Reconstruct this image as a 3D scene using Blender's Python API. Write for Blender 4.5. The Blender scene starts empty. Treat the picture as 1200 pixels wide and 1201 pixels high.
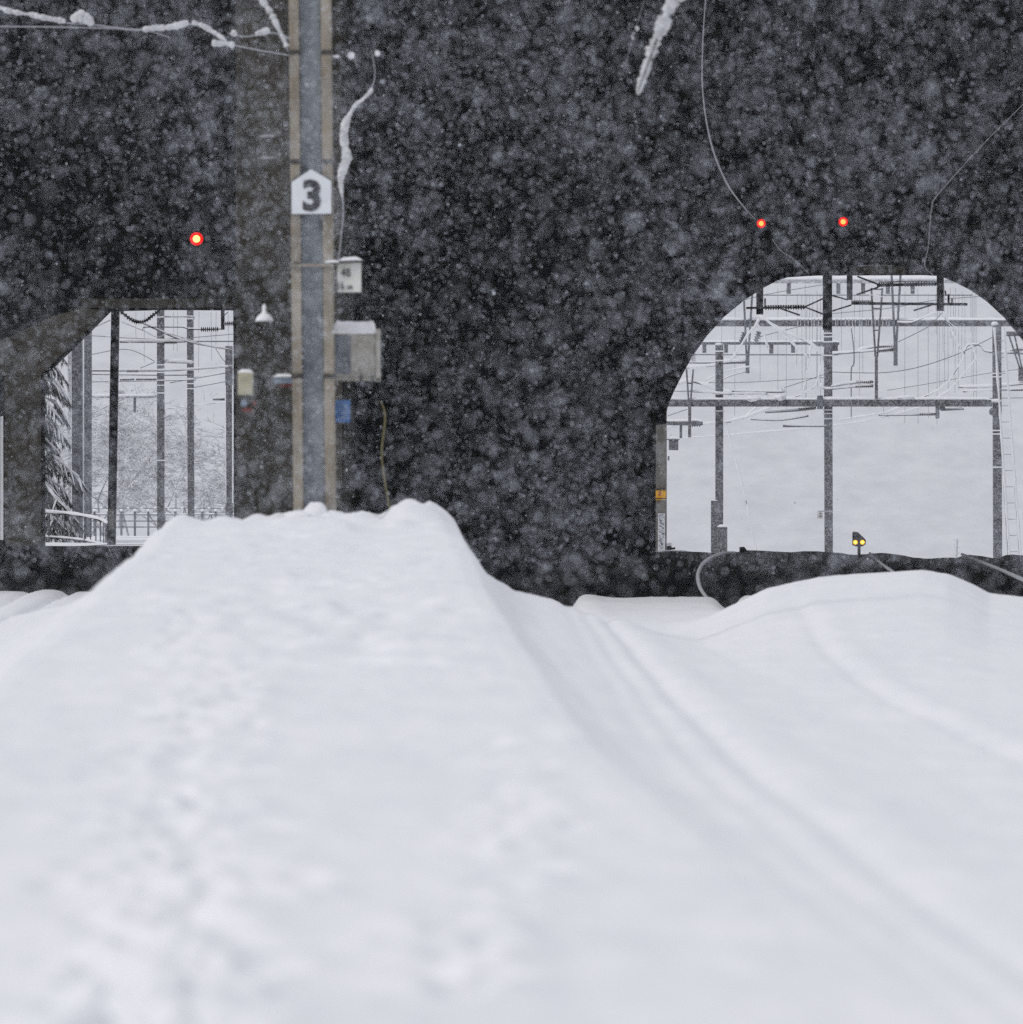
import bpy, math, random
import numpy as np
from mathutils import Vector, Matrix, noise as mnoise

random.seed(7)
rng = np.random.default_rng(11)
SC = bpy.context.scene
C = SC.collection
F = 8000.0          # telephoto: photo pixels per radian
U0, V0 = 600.0, 456.0

def P(u, v, D):
    """point at distance D (metres) seen in direction u, v"""
    return Vector(((u - U0) / F * D, D, (V0 - v) / F * D))

# ---------------------------------------------------------------- materials
def mat(name, col, rough=0.8, metal=0.0, col2=None, scale=5.0, lo=0.4, hi=0.6, detail=4.0,
        bump=0.0, bscale=None, emit=None, estr=0.0, stretch=None, spec=0.3):
    m = bpy.data.materials.new(name); m.use_nodes = True
    nt = m.node_tree; b = nt.nodes['Principled BSDF']
    b.inputs['Base Color'].default_value = (*col, 1)
    b.inputs['Roughness'].default_value = rough
    b.inputs['Metallic'].default_value = metal
    b.inputs['Specular IOR Level'].default_value = spec
    tc = nt.nodes.new('ShaderNodeTexCoord'); src = tc.outputs['Object']
    if stretch:
        mp = nt.nodes.new('ShaderNodeMapping'); mp.inputs['Scale'].default_value = stretch
        nt.links.new(src, mp.inputs['Vector']); src = mp.outputs['Vector']
    if col2:
        n = nt.nodes.new('ShaderNodeTexNoise'); n.inputs['Scale'].default_value = scale
        n.inputs['Detail'].default_value = detail; n.inputs['Roughness'].default_value = 0.6
        nt.links.new(src, n.inputs['Vector'])
        r = nt.nodes.new('ShaderNodeValToRGB')
        r.color_ramp.elements[0].position = lo; r.color_ramp.elements[0].color = (*col, 1)
        r.color_ramp.elements[1].position = hi; r.color_ramp.elements[1].color = (*col2, 1)
        nt.links.new(n.outputs['Fac'], r.inputs['Fac'])
        nt.links.new(r.outputs['Color'], b.inputs['Base Color'])
    if bump:
        n2 = nt.nodes.new('ShaderNodeTexNoise'); n2.inputs['Scale'].default_value = bscale or scale
        n2.inputs['Detail'].default_value = 5
        nt.links.new(src, n2.inputs['Vector'])
        bp = nt.nodes.new('ShaderNodeBump'); bp.inputs['Strength'].default_value = bump
        bp.inputs['Distance'].default_value = 0.02
        nt.links.new(n2.outputs['Fac'], bp.inputs['Height']); nt.links.new(bp.outputs['Normal'], b.inputs['Normal'])
    if emit:
        b.inputs['Emission Color'].default_value = (*emit, 1); b.inputs['Emission Strength'].default_value = estr
    return m

M = {}
M['snow'] = mat('snow', (.845, .852, .875), .75, col2=(.885, .888, .905), scale=1.5, bump=.25, bscale=14, spec=.2)
M['dull_snow'] = mat('wet grey snow', (.46, .465, .48), .8, col2=(.66, .665, .68), scale=14, bump=.3, bscale=30, spec=.2)
M['snow_clump'] = mat('clinging snow', (.84, .85, .88), .8, col2=(.90, .90, .92), scale=20, bump=.3, bscale=30, spec=.2)
M['hill'] = mat('snowy hillside', (.60, .613, .635), .9, col2=(.69, .697, .715), scale=.5, detail=8, lo=.35, hi=.65, spec=.1)
M['flake'] = mat('snowflake', (.77, .815, .90), .9, spec=.1)
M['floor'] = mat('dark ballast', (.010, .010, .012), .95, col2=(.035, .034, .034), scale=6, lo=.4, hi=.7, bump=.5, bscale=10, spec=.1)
M['wall_dark'] = mat('sooty concrete', (.008, .008, .011), .95, col2=(.05, .05, .062), scale=.55, lo=.38, hi=.72, detail=9, spec=.05)  # near-black colour carries the shade of the shed interior
M['wall_grey'] = mat('grimy blue grey concrete', (.010, .010, .014), .95, col2=(.075, .074, .080), scale=.6, lo=.36, hi=.74, detail=9, spec=.05)  # mottled from near black to dark blue grey
M['wall_brown'] = mat('brown stained concrete', (.17, .152, .128), .95, col2=(.55, .49, .41), scale=.5, lo=.35, hi=.72, detail=9, spec=.05)
M['jamb'] = mat('weathered grey concrete', (.12, .115, .105), .9, col2=(.25, .24, .22), scale=2.5, lo=.35, hi=.65, detail=6, stretch=(1, 1, .25))
M['lintel'] = mat('pale lintel concrete', (.22, .20, .17), .9, col2=(.42, .39, .34), scale=1.2, lo=.35, hi=.7, detail=7)
M['flange'] = mat('beige concrete', (.16, .135, .10), .85, col2=(.36, .32, .265), scale=4.0, lo=.3, hi=.7, detail=7, stretch=(1, 1, .5), bump=.2, bscale=20)
M['web'] = mat('wet blue grey concrete', (.12, .135, .155), .8, col2=(.25, .27, .295), scale=2.5, lo=.3, hi=.7, detail=7, stretch=(1, 1, .5), bump=.2, bscale=20)
M['strap'] = mat('tarred strap', (.05, .045, .04), .8)
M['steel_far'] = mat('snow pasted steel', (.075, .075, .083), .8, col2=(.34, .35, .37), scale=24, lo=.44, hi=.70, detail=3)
M['steel_farther'] = mat('frosted pale steel', (.30, .30, .32), .8, col2=(.66, .67, .70), scale=12, lo=.44, hi=.66, detail=3)  # snow speckle on steel whose pale colour stands for distance haze
M['pole_dark'] = mat('dark painted pole with wet snow', (.035, .036, .042), .75, col2=(.22, .225, .24), scale=24, lo=.40, hi=.75, detail=4)
M['pole_mid'] = mat('grey pole with clinging snow', (.09, .095, .108), .75, col2=(.32, .33, .36), scale=26, lo=.42, hi=.72, detail=4)
M['black'] = mat('black iron', (.012, .012, .014), .6)
M['wire'] = mat('grey wire', (.16, .165, .18), .6)
M['wire_pale'] = mat('frosted wire', (.42, .43, .46), .8)
M['wire_ice'] = mat('icy rope', (.30, .31, .335), .7)
M['porcelain'] = mat('brown grey porcelain', (.10, .095, .095), .4)
M['sign_white'] = mat('sign white', (.66, .68, .72), .5, col2=(.72, .74, .77), scale=6)
M['sign_black'] = mat('sign black', (.03, .032, .036), .5)
M['board'] = mat('off white board', (.68, .67, .63), .5, col2=(.58, .57, .52), scale=8)
M['box_beige'] = mat('beige enamel', (.33, .31, .27), .6, col2=(.44, .42, .38), scale=5)
M['box_yellowish'] = mat('faded cream enamel', (.46, .43, .31), .6, col2=(.38, .36, .27), scale=9)
M['blue'] = mat('blue plate', (.045, .13, .34), .5, col2=(.06, .17, .42), scale=20)
M['red_dull'] = mat('dull red', (.16, .04, .035), .7)
M['bluegrey'] = mat('blue grey enamel', (.20, .25, .31), .6)
M['yellow'] = mat('amber plate', (.86, .46, .03), .5)
M['red_mark'] = mat('red mark', (.40, .04, .02), .5)
M['yellow_cable'] = mat('yellow cable', (.13, .112, .05), .7)
M['needles'] = mat('spruce needles', (.020, .028, .022), .9, col2=(.06, .072, .06), scale=6)
M['bark'] = mat('bark', (.06, .05, .042), .95, col2=(.12, .10, .085), scale=8)
M['frost'] = mat('frosted twigs', (.34, .345, .36), .9, col2=(.78, .79, .81), scale=5, lo=.36, hi=.56)
M['frost_trunk'] = mat('frosted trunk', (.26, .26, .28), .9, col2=(.5, .5, .53), scale=4)
M['lens_core'] = mat('red lamp core', (1, .5, .1), .3, emit=(1.0, .58, .16), estr=2.2)
M['lens_core_deep'] = mat('deep red lamp core', (1, .2, .05), .3, emit=(1.0, .26, .05), estr=2.6)
M['lens_red'] = mat('red lamp lens', (.25, .003, .002), .3, emit=(1.0, .006, .003), estr=1.0, spec=0)
M['lens_yellow'] = mat('yellow lamp lens', (.9, .6, .1), .3, emit=(1.0, .50, .01), estr=1.3)
M['lens_yellow_core'] = mat('yellow lamp core', (1, .9, .4), .3, emit=(1.0, .78, .15), estr=2.2)
M['signal_housing'] = mat('dark brown signal case', (.055, .034, .034), .6)

# ---------------------------------------------------------------- mesh builder
SPLIT = {'step_iron', 'strap', 'snow_cover', 'snow_band', 'snow_knob', 'snow_clump', 'pin', 'strut', 'conduit', 'edge_strip', 'edge_frame', 'latch', 'cable_end', 'snow_cap', 'rod', 'brace', 'clamp', 'rung'}
class MB:
    def __init__(s): s.v = []; s.f = []; s.parts = []
    def add(s, vs, fs):
        n = len(s.v); s.parts.append((list(vs), list(fs))); s.v += [tuple(p) for p in vs]; s.f += [tuple(n + i for i in f) for f in fs]; return s
    def bar(s, a, b, w, h, up=Vector((0, 0, 1))):
        """rectangular bar from a to b, w across, h along 'up'"""
        a = Vector(a); b = Vector(b); d = (b - a).normalized()
        if abs(d.dot(up)) > .95: up = Vector((0, 1, 0))
        r = d.cross(up).normalized(); t = r.cross(d).normalized()
        q = [(-1, -1), (1, -1), (1, 1), (-1, 1)]
        vs = [a + r * (i * w / 2) + t * (j * h / 2) for i, j in q] + [b + r * (i * w / 2) + t * (j * h / 2) for i, j in q]
        return s.add(vs, [(3, 2, 1, 0), (4, 5, 6, 7), (0, 1, 5, 4), (1, 2, 6, 5), (2, 3, 7, 6), (3, 0, 4, 7)])
    def box(s, x0, x1, y0, y1, z0, z1):
        vs = [(x, y, z) for z in (z0, z1) for (x, y) in ((x0, y0), (x1, y0), (x1, y1), (x0, y1))]
        return s.add(vs, [(3, 2, 1, 0), (4, 5, 6, 7), (0, 1, 5, 4), (1, 2, 6, 5), (2, 3, 7, 6), (3, 0, 4, 7)])
    def pbox(s, u0, u1, v0, v1, D, depth):
        """box whose front spans the given directions at distance D"""
        a = P(u0, v1, D); b = P(u1, v0, D)
        return s.box(a.x, b.x, D, D + depth, a.z, b.z)
    def tube(s, pts, r, seg=6, flat=1.0):
        pts = [Vector(p) for p in pts]; n = len(pts)
        rs = r if isinstance(r, (list, tuple)) else [r] * n
        rings = []
        for i, p in enumerate(pts):
            d = (pts[min(i + 1, n - 1)] - pts[max(i - 1, 0)])
            d = d.normalized() if d.length > 1e-9 else Vector((1, 0, 0))
            ref = Vector((0, 1, 0)) if abs(d.y) < .9 else Vector((0, 0, 1))
            a = d.cross(ref).normalized(); b = a.cross(d).normalized()
            rings.append([p + a * (rs[i] * math.cos(t)) + b * (rs[i] * flat * math.sin(t)) for t in [2 * math.pi * k / seg for k in range(seg)]])
        vs = [q for ring in rings for q in ring]; fs = []
        for i in range(n - 1):
            for k in range(seg):
                k2 = (k + 1) % seg
                fs.append((i * seg + k, (i + 1) * seg + k, (i + 1) * seg + k2, i * seg + k2))
        fs.append(tuple(range(seg))); fs.append(tuple(reversed([(n - 1) * seg + k for k in range(seg)])))
        return s.add(vs, fs)
    def ribs(s, a, b, r0, r1, n=8, seg=8):
        a = Vector(a); b = Vector(b); pts = []; rs = []
        for i in range(n):
            for k, rr in ((.0, r0), (.25, r1), (.55, r1 * .85), (.75, r0)):
                pts.append(a.lerp(b, (i + k) / n)); rs.append(rr)
        pts.append(b); rs.append(r0)
        return s.tube(pts, rs, seg)
    def blob(s, c, rx, ry, rz, j=.15, nu=12, nv=8, half=False):
        c = Vector(c); vs = []; fs = []
        for i in range(nv + 1):
            th = math.pi * i / nv
            for k in range(nu):
                ph = 2 * math.pi * k / nu
                d = Vector((math.sin(th) * math.cos(ph), math.sin(th) * math.sin(ph), math.cos(th)))
                q = 1 + j * mnoise.noise(d * 1.7 + c * 3)
                z = d.z
                if half and z < 0: z *= .15
                vs.append(c + Vector((d.x * rx * q, d.y * ry * q, z * rz * q)))
        for i in range(nv):
            for k in range(nu):
                k2 = (k + 1) % nu
                fs.append((i * nu + k, (i + 1) * nu + k, (i + 1) * nu + k2, i * nu + k2))
        return s.add(vs, fs)
    def snowstrip(s, a, b, w, h, j=.3, n=None):
        """pillow of snow lying on a bar from a to b"""
        a = Vector(a); b = Vector(b); L = (b - a).length
        n = n or max(4, min(90, int(L / max(w, .08))))
        d = (b - a).normalized(); r = d.cross(Vector((0, 0, 1))).normalized()
        vs = []; fs = []; m = 6
        for i in range(n + 1):
            p = a.lerp(b, i / n)
            hh = h * (1 + j * 1.6 * mnoise.noise(p * 2.3)) * (min(1, .25 + i * .75, .25 + (n - i) * .75))
            for k in range(m + 1):
                t = math.pi * k / m
                vs.append(p + r * (math.cos(t) * w / 2) + Vector((0, 0, 1)) * (math.sin(t) ** .7 * hh - .004))
        for i in range(n):
            for k in range(m):
                q = i * (m + 1) + k
                fs.append((q, q + 1, q + m + 2, q + m + 1))
            q = i * (m + 1); fs.append((q + m, q, q + m + 1, q + 2 * m + 1))
        fs.append(tuple(range(m + 1))); fs.append(tuple(reversed([n * (m + 1) + k for k in range(m + 1)])))
        return s.add(vs, fs)
    def build(s, name, m, parent=None, smooth=False, bevel=0.0):
        if parent and name in SPLIT and len(s.parts) > 1:      # one object per separate piece
            first = None
            for vs, fs in s.parts:
                q = MB(); q.v = [tuple(p) for p in vs]; q.f = [tuple(f) for f in fs]
                o = q.build(name, m, parent, smooth, bevel); first = first or o
            return first
        me = bpy.data.meshes.new(name); me.from_pydata(s.v, [], s.f); me.update()
        me.materials.append(m)
        if smooth: me.polygons.foreach_set('use_smooth', [True] * len(me.polygons))
        o = bpy.data.objects.new(name, me); C.objects.link(o)
        if parent:
            o.parent = parent; o.location = -parent.location
        if bevel:
            bv = o.modifiers.new('bevel', 'BEVEL'); bv.width = bevel; bv.segments = 2
        return o

def tag(o, label=None, cat=None, group=None, kind=None):
    if label: o['label'] = label
    if cat: o['category'] = cat
    if group: o['group'] = group
    if kind: o['kind'] = kind
    return o

def thing(name, label, cat, loc, group=None):
    o = bpy.data.objects.new(name, None); C.objects.link(o); o.location = loc
    o.empty_display_size = .2
    return tag(o, label, cat, group)

def smoothpts(pts, k=6):
    """Catmull-Rom through rows of numbers"""
    out = []; n = len(pts)
    for i in range(n - 1):
        p0 = pts[max(i - 1, 0)]; p1 = pts[i]; p2 = pts[i + 1]; p3 = pts[min(i + 2, n - 1)]
        for j in range(k):
            t = j / k
            out.append([.5 * (2 * b + (c - a) * t + (2 * a - 5 * b + 4 * c - d) * t * t + (3 * b - a - 3 * c + d) * t ** 3)
                        for a, b, c, d in zip(p0, p1, p2, p3)])
    out.append(list(pts[-1]))
    return out

# ---------------------------------------------------------------- snow ground in front
def itp(x, xs, ys): return np.interp(x, xs, ys)
def itps(x, xs, ys): return sum(np.interp(x * k, xs, ys) for k in (.84, .9, .96, 1.0, 1.04, 1.1, 1.16)) / 7
def vnoise(x, y, seed=0, sx=1.0, sy=1.0):
    """smooth value noise on arrays"""
    r = np.random.default_rng(seed); T = r.random((256, 256))
    X = x / sx; Y = y / sy
    xi = np.floor(X).astype(int); yi = np.floor(Y).astype(int); fx = X - xi; fy = Y - yi
    fx = fx * fx * (3 - 2 * fx); fy = fy * fy * (3 - 2 * fy)
    a = T[xi % 256, yi % 256]; b = T[(xi + 1) % 256, yi % 256]; c = T[xi % 256, (yi + 1) % 256]; d = T[(xi + 1) % 256, (yi + 1) % 256]
    return (a * (1 - fx) + b * fx) * (1 - fy) + (c * (1 - fx) + d * fx) * fy - .5

footprints = []
for _ in range(420):
    v = random.uniform(720, 1240); D = 1.06 * F / (v - V0)
    uc = 235 - (v - 800) * .14
    footprints.append((random.gauss(uc, 30 + (v - 700) * .09), D, random.uniform(.012, .038), random.uniform(.03, .065)))
for _ in range(60):
    v = random.uniform(850, 1190); D = 1.06 * F / (v - V0)
    footprints.append((random.gauss(598 - (v - 900) * .2, 26), D, random.uniform(.012, .04), random.uniform(.03, .065)))
for _ in range(200):
    v = random.uniform(625, 790); D = 1.06 * F / (v - V0)
    footprints.append((random.gauss(360, 95), D, random.uniform(.012, .03), random.uniform(.05, .14)))

def height(u, D):
    x = (u - U0) / F * D
    Dc = np.maximum(D, 12)
    zp = np.full_like(D, -1.05)
    zr = itps(D, [12, 20, 30, 40, 60, 80, 104], [-1.06, -1.20, -1.42, -1.68, -2.24, -2.76, -3.3])
    zl = itp(D, [12, 40, 60, 80, 104], [-1.15, -1.7, -2.1, -2.6, -3.1])
    ue = itps(D, [12, 20, 30, 40, 50, 60], [960, 680, 595, 558, 540, 530])
    w = itp(D, [12, 20, 40, 60], [260, 200, 140, 130])
    ul = itps(D, [12, 20, 30, 40, 50, 60], [-330, -70, 68, 136, 178, 204])
    wl = itp(D, [12, 20, 40, 60], [260, 200, 150, 120])
    tr = itp((u - ue) / w, [-.15, 0, .12, .3, .54, 1, 2.2], [0, .05, .24, .46, .58, .72, 1])
    tl = itp((ul - u) / wl, [-.15, 0, .18, .4, .7, 1, 2], [0, .05, .30, .54, .70, .82, 1])
    z = np.where(u > 360, zp + (zr - zp) * tr, zp + (zl - zp) * tl)
    # far end of the platform falls to the track bed
    e = np.clip((D - 60.6) / 6.0, 0, 1); e = e * e * (3 - 2 * e)
    zb = np.where(u > 360, zr, zl)
    mix = np.clip((u - 150) / 500, 0, 1); zb = zl * (1 - mix) + zr * mix
    z = z * (1 - e) + zb * e
    # lumps along the crest
    vv = itp(u, [150, 190, 205, 218, 234, 250, 275, 300, 330, 350, 400, 440, 458, 480, 505, 520, 532, 548, 600],
                [612, 613, 613, 615, 614, 622, 618, 611, 606, 603, 603, 604, 596, 591, 592, 598, 602, 603, 602])
    side = np.where(D < 59.5, 3.6, 5.0)
    vv = vv + 9 * vnoise(u, D, 41, 24, 1.4) + 7 * vnoise(u, D, 42, 9, .8)
    z = z + np.clip((u - 110) / 60, 0, 1) * np.clip((640 - u) / 60, 0, 1) * (596 - vv) / F * 60 * np.exp(-((D - 59.5) / side) ** 2)
    for (lu, lD, lw, ld, lh) in ((488, 55.5, 30, 2.6, .10), (470, 51, 16, 1.6, .05), (512, 50, 18, 2.0, .05), (215, 56.5, 16, 2.2, .06), (300, 56, 14, 1.4, .05),
                                 (420, 54.5, 16, 1.3, .05), (262, 53, 18, 1.6, .04), (335, 51, 20, 1.2, .04), (400, 49, 26, 1.2, .04), (180, 55, 10, 2.0, -.05), (448, 57.5, 7, 2.5, -.07)):
        z = z + lh * np.exp(-(((u - lu) / lw) ** 2)) * np.exp(-(((D - lD) / ld) ** 2))
    z = z + .035 * np.exp(-(((u - 365) / 60) ** 2)) * np.exp(-(((D - 50) / 2) ** 2))
    # bank on the right
    vb = itp(u, [640, 760, 815, 845, 870, 900, 960, 1020, 1080, 1110, 1140, 1160, 1200, 1400], [751, 744, 731, 721, 710, 695, 683, 676.5, 673, 677, 690, 701, 706, 745])
    sb = np.where(D < 76, 24, 6)
    z = z + np.maximum(739 - vb, 0) / F * 76 * np.exp(-((D - 76) / sb) ** 2) * np.clip((u - 700) / 150, 0, 1)
    # ruts
    ug = itps(D, [9.5, 12, 15, 20, 25, 30, 40, 60, 80, 104], [1450, 1225, 1050, 895, 822, 780, 740, 708, 686, 668])
    k = itp(D, [12, 20, 40, 104], [.25, .42, .65, 1.3])
    gw = itp(D, [12, 30, 60, 104], [26, 12, 8, 6])
    z = z - .055 * k * np.exp(-((u - ug) / gw) ** 2)
    z = z + .035 * k * np.exp(-((u - ug - gw * 3.4) / (gw * 2.6)) ** 2)
    z = z - .030 * k * np.exp(-((u - ug + gw * 3.2) / (gw * .9)) ** 2) - .018 * k * np.exp(-((u - ug + gw * 5.5) / gw) ** 2)
    ug3 = itps(D, [20, 30, 40, 60, 80, 104], [1270, 1045, 980, 938, 900, 853])
    fade = 1 - .8 * np.exp(-((D - 74) / 17) ** 4)
    z = z - .035 * fade * k * np.exp(-((u - ug3) / (gw * 1.1)) ** 2) + .03 * fade * k * np.exp(-((u - ug3 - gw * 2.6) / (gw * 2)) ** 2)
    # two deeper notches where the ruts run under the roof
    far = np.clip((D - 92) / 12, 0, 1)
    z = z - far * .16 * np.exp(-((u - 665) / 9) ** 2) - far * .18 * np.exp(-((u - 852) / 11) ** 2)
    # left track edge
    ug4 = itp(D, [20, 40, 60, 104], [-420, -110, 0, 82])
    z = z - .08 * np.exp(-((u - ug4) / 6) ** 2) + .03 * np.exp(-((u - ug4 + 26) / 16) ** 2) - .05 * np.exp(-((u - ug4 + 45) / 6) ** 2)
    # softness
    s = x + .0268 * D
    z = z + .05 * vnoise(s, D, 1, 1.1, 9.0) * np.clip(D / 40, .2, 1) + .02 * vnoise(s, D, 2, .33, 2.2) + .010 * vnoise(s, D, 3, .11, .6) \
          + .03 * vnoise(s, D, 4, 3.0, 3.0) * np.clip(D / 40, .2, 1) + .006 * vnoise(s, D, 12, .06, .15)
    on = np.clip((ue - u) / 60, 0, 1) * np.clip((u - ul) / 60, 0, 1) * (D < 62)
    z = z + on * (.022 * vnoise(s, D, 5, .12, .22) + .022 * vnoise(s, D, 6, .8, 1.2) + .018 * vnoise(s, D, 7, .3, .4)) * np.clip((D - 9) / 25, .35, 1)
    for (fu, fD, dep, rad) in footprints:
        fx = (fu - U0) / F * fD
        lo = np.searchsorted(rowD, fD - rad * 5); hi = np.searchsorted(rowD, fD + rad * 5)
        if hi > lo:
            sub = slice(lo, hi)
            g = np.exp(-(((x[sub] - fx) / rad) ** 2 + ((D[sub] - fD) / (rad * 1.5)) ** 2))
            g2 = np.exp(-(((x[sub] - fx) / (rad * 1.8)) ** 2 + ((D[sub] - fD) / (rad * 2.7)) ** 2))
            z[sub] += -dep * g * 2.9 + dep * .95 * g2
    # edge dives under the shed floor
    d = np.clip((D - 104.5) / 2.0, 0, 1)
    return z - .45 * d * d

def geo(a, b, n): return a * (b / a) ** (np.arange(n) / n)
rowD = np.concatenate([np.linspace(-14, 2.9, 18), geo(3, 9, 50), geo(9, 40, 820), geo(40, 107, 330), [107.0]])
ucol = np.arange(-500, 1701, 4.4)
NO = 26
Dg, Ug = np.meshgrid(rowD, ucol, indexing='ij')
Deff = np.maximum(Dg, 3.0)
Xi = (Ug - U0) / F * Deff
Zi = height(Ug, Deff)
kk = (np.arange(1, NO + 1) / NO) ** 1.6
xl = Xi[:, :1]; xr = Xi[:, -1:]
Xl = (xl + (-45 - xl) * kk[None, :])[:, ::-1]; Xr = xr + (45 - xr) * kk[None, :]
def outer(X, edge):
    D2 = np.repeat(Deff[:, :1], NO, 1)
    return edge + .10 * vnoise(X, D2, 8, 1.6, 2.0) * np.clip(np.abs(X - X[:, :1]) * 0 + 1, 0, 1)
# blend heights outward toward the track-bed level
zlB = itp(Deff[:, :1], [12, 40, 60, 80, 104], [-1.15, -1.7, -2.1, -2.6, -3.1]) - .45 * np.clip((Deff[:, :1] - 104.5) / 2, 0, 1) ** 2
zrB = itp(Deff[:, :1], [12, 40, 60, 80, 104], [-1.12, -1.9, -2.4, -2.9, -3.3]) - .45 * np.clip((Deff[:, :1] - 104.5) / 2, 0, 1) ** 2
wgt = np.clip(kk * 3, 0, 1)[None, :]
Zl = (Zi[:, :1] * (1 - wgt) + zlB * wgt)[:, ::-1]; Zr = Zi[:, -1:] * (1 - wgt) + zrB * wgt
Dl = np.repeat(Dg[:, :1], NO, 1)
Zl = Zl + .08 * vnoise(Xl, Dl, 8, 1.7, 3.0); Zr = Zr + .08 * vnoise(Xr, Dl, 9, 1.7, 3.0)
X = np.hstack([Xl, Xi, Xr]); Z = np.hstack([Zl, Zi, Zr]); Y = np.repeat(Dg[:, :1], X.shape[1], 1)

def gridmesh(name, X, Y, Z, m):
    nr, nc = X.shape
    co = np.stack([X, Y, Z], -1).reshape(-1, 3).astype(np.float32)
    idx = np.arange(nr * nc).reshape(nr, nc)
    q = np.stack([idx[:-1, :-1], idx[:-1, 1:], idx[1:, 1:], idx[1:, :-1]], -1).reshape(-1, 4)
    me = bpy.data.meshes.new(name)
    me.vertices.add(len(co)); me.vertices.foreach_set('co', co.ravel())
    me.loops.add(q.size); me.loops.foreach_set('vertex_index', q.ravel().astype(np.int32))
    me.polygons.add(len(q)); me.polygons.foreach_set('loop_start', (np.arange(len(q)) * 4).astype(np.int32))
    me.polygons.foreach_set('use_smooth', np.ones(len(q), bool))
    me.update(calc_edges=True); me.materials.append(m)
    o = bpy.data.objects.new(name, me); C.objects.link(o); return o

tag(gridmesh('snow_ground', X, Y, Z, M['snow']), kind='structure')

# ---------------------------------------------------------------- dark floor of the shed
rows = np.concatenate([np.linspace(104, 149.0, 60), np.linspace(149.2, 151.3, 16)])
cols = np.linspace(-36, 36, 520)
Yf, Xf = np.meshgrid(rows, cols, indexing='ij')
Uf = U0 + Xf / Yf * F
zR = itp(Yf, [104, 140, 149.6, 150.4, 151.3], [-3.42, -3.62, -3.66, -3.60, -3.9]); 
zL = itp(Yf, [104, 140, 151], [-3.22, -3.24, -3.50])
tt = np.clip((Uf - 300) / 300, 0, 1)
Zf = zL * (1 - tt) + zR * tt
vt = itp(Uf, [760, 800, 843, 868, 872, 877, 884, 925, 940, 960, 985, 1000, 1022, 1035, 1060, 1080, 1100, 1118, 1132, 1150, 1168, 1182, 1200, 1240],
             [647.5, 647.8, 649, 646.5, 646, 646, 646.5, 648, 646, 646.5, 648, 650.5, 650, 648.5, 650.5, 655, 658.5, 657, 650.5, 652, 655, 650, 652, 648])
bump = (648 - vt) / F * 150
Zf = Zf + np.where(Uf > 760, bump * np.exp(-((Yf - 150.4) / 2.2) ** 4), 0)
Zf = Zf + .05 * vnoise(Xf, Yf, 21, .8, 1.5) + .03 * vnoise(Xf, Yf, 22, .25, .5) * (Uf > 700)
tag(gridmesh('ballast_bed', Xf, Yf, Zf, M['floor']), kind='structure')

# ---------------------------------------------------------------- snowfield and hillside beyond the shed
rows = np.concatenate([np.linspace(150.9, 260, 112), np.linspace(263, 600, 90)])
cols = np.linspace(-170, 170, 420)
cols = np.sign(cols) * (np.abs(cols) / 170) ** 1.5 * 170
Yb, Xb = np.meshgrid(rows, cols, indexing='ij')
right = -3.86 - .032 * (Yb - 151)
left = itp(Yb, [151, 158, 190, 205, 230, 420], [-3.50, -3.72, -4.16, -4.5, -5.2, -11])
t = np.clip((Xb + 5) / 5, 0, 1); t = t * t * (3 - 2 * t)
Zb = left * (1 - t) + right * t
h = np.clip((Yb - 400) / 200, 0, 1)
Zb = Zb * (1 - np.clip(h * 4, 0, 1)) + np.clip(h * 4, 0, 1) * (-11) + 92 * h ** 1.1
Zb = Zb + (.10 * vnoise(Xb, Yb, 31, 2, 3) + .05 * vnoise(Xb, Yb, 32, .6, 1)) + h * (6 * vnoise(Xb, Yb, 33, 22, 14) + 2.0 * vnoise(Xb, Yb, 34, 6, 4))
# a drift lying against the right of the arch
dx = (1030 - U0) / F * 152.3
Zb = Zb + .42 * np.exp(-((Xb - dx) / .34) ** 2 - ((Yb - 152.4) / .6) ** 2)
hs = gridmesh('snowy_hillside', Xb, Yb, Zb, M['hill'])
tag(hs, kind='structure')
hs.data.materials.clear(); hs.data.materials.append(M['snow']); hs.data.materials.append(M['hill'])
nc = len(cols)
mi = np.repeat((rows[:-1] > 300).astype(np.int32), nc - 1)
hs.data.polygons.foreach_set('material_index', mi)

# ---------------------------------------------------------------- the shed
def wall_with_holes(name, outer, holes, D, depth, m, parent):
    cu = bpy.data.curves.new(name, 'CURVE'); cu.dimensions = '2D'; cu.fill_mode = 'BOTH'; cu.extrude = depth / 2
    for loop in [outer] + holes:
        sp = cu.splines.new('POLY'); sp.points.add(len(loop) - 1)
        for pt, (u, v) in zip(sp.points, loop):
            q = P(u, v, D); pt.co = (q.x, q.z, 0, 1)
        sp.use_cyclic_u = True
    tmp = bpy.data.objects.new('tmp', cu); C.objects.link(tmp)
    dg = bpy.context.evaluated_depsgraph_get()
    me = bpy.data.meshes.new_from_object(tmp.evaluated_get(dg))
    bpy.data.objects.remove(tmp); bpy.data.curves.remove(cu)
    me.name = name
    me.transform(Matrix.Translation((0, D + depth / 2, 0)) @ Matrix.Rotation(math.pi / 2, 4, 'X'))
    me.materials.clear(); me.materials.append(m)
    o = bpy.data.objects.new(name, me); C.objects.link(o); o.parent = parent; o.location = -parent.location
    return o

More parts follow.
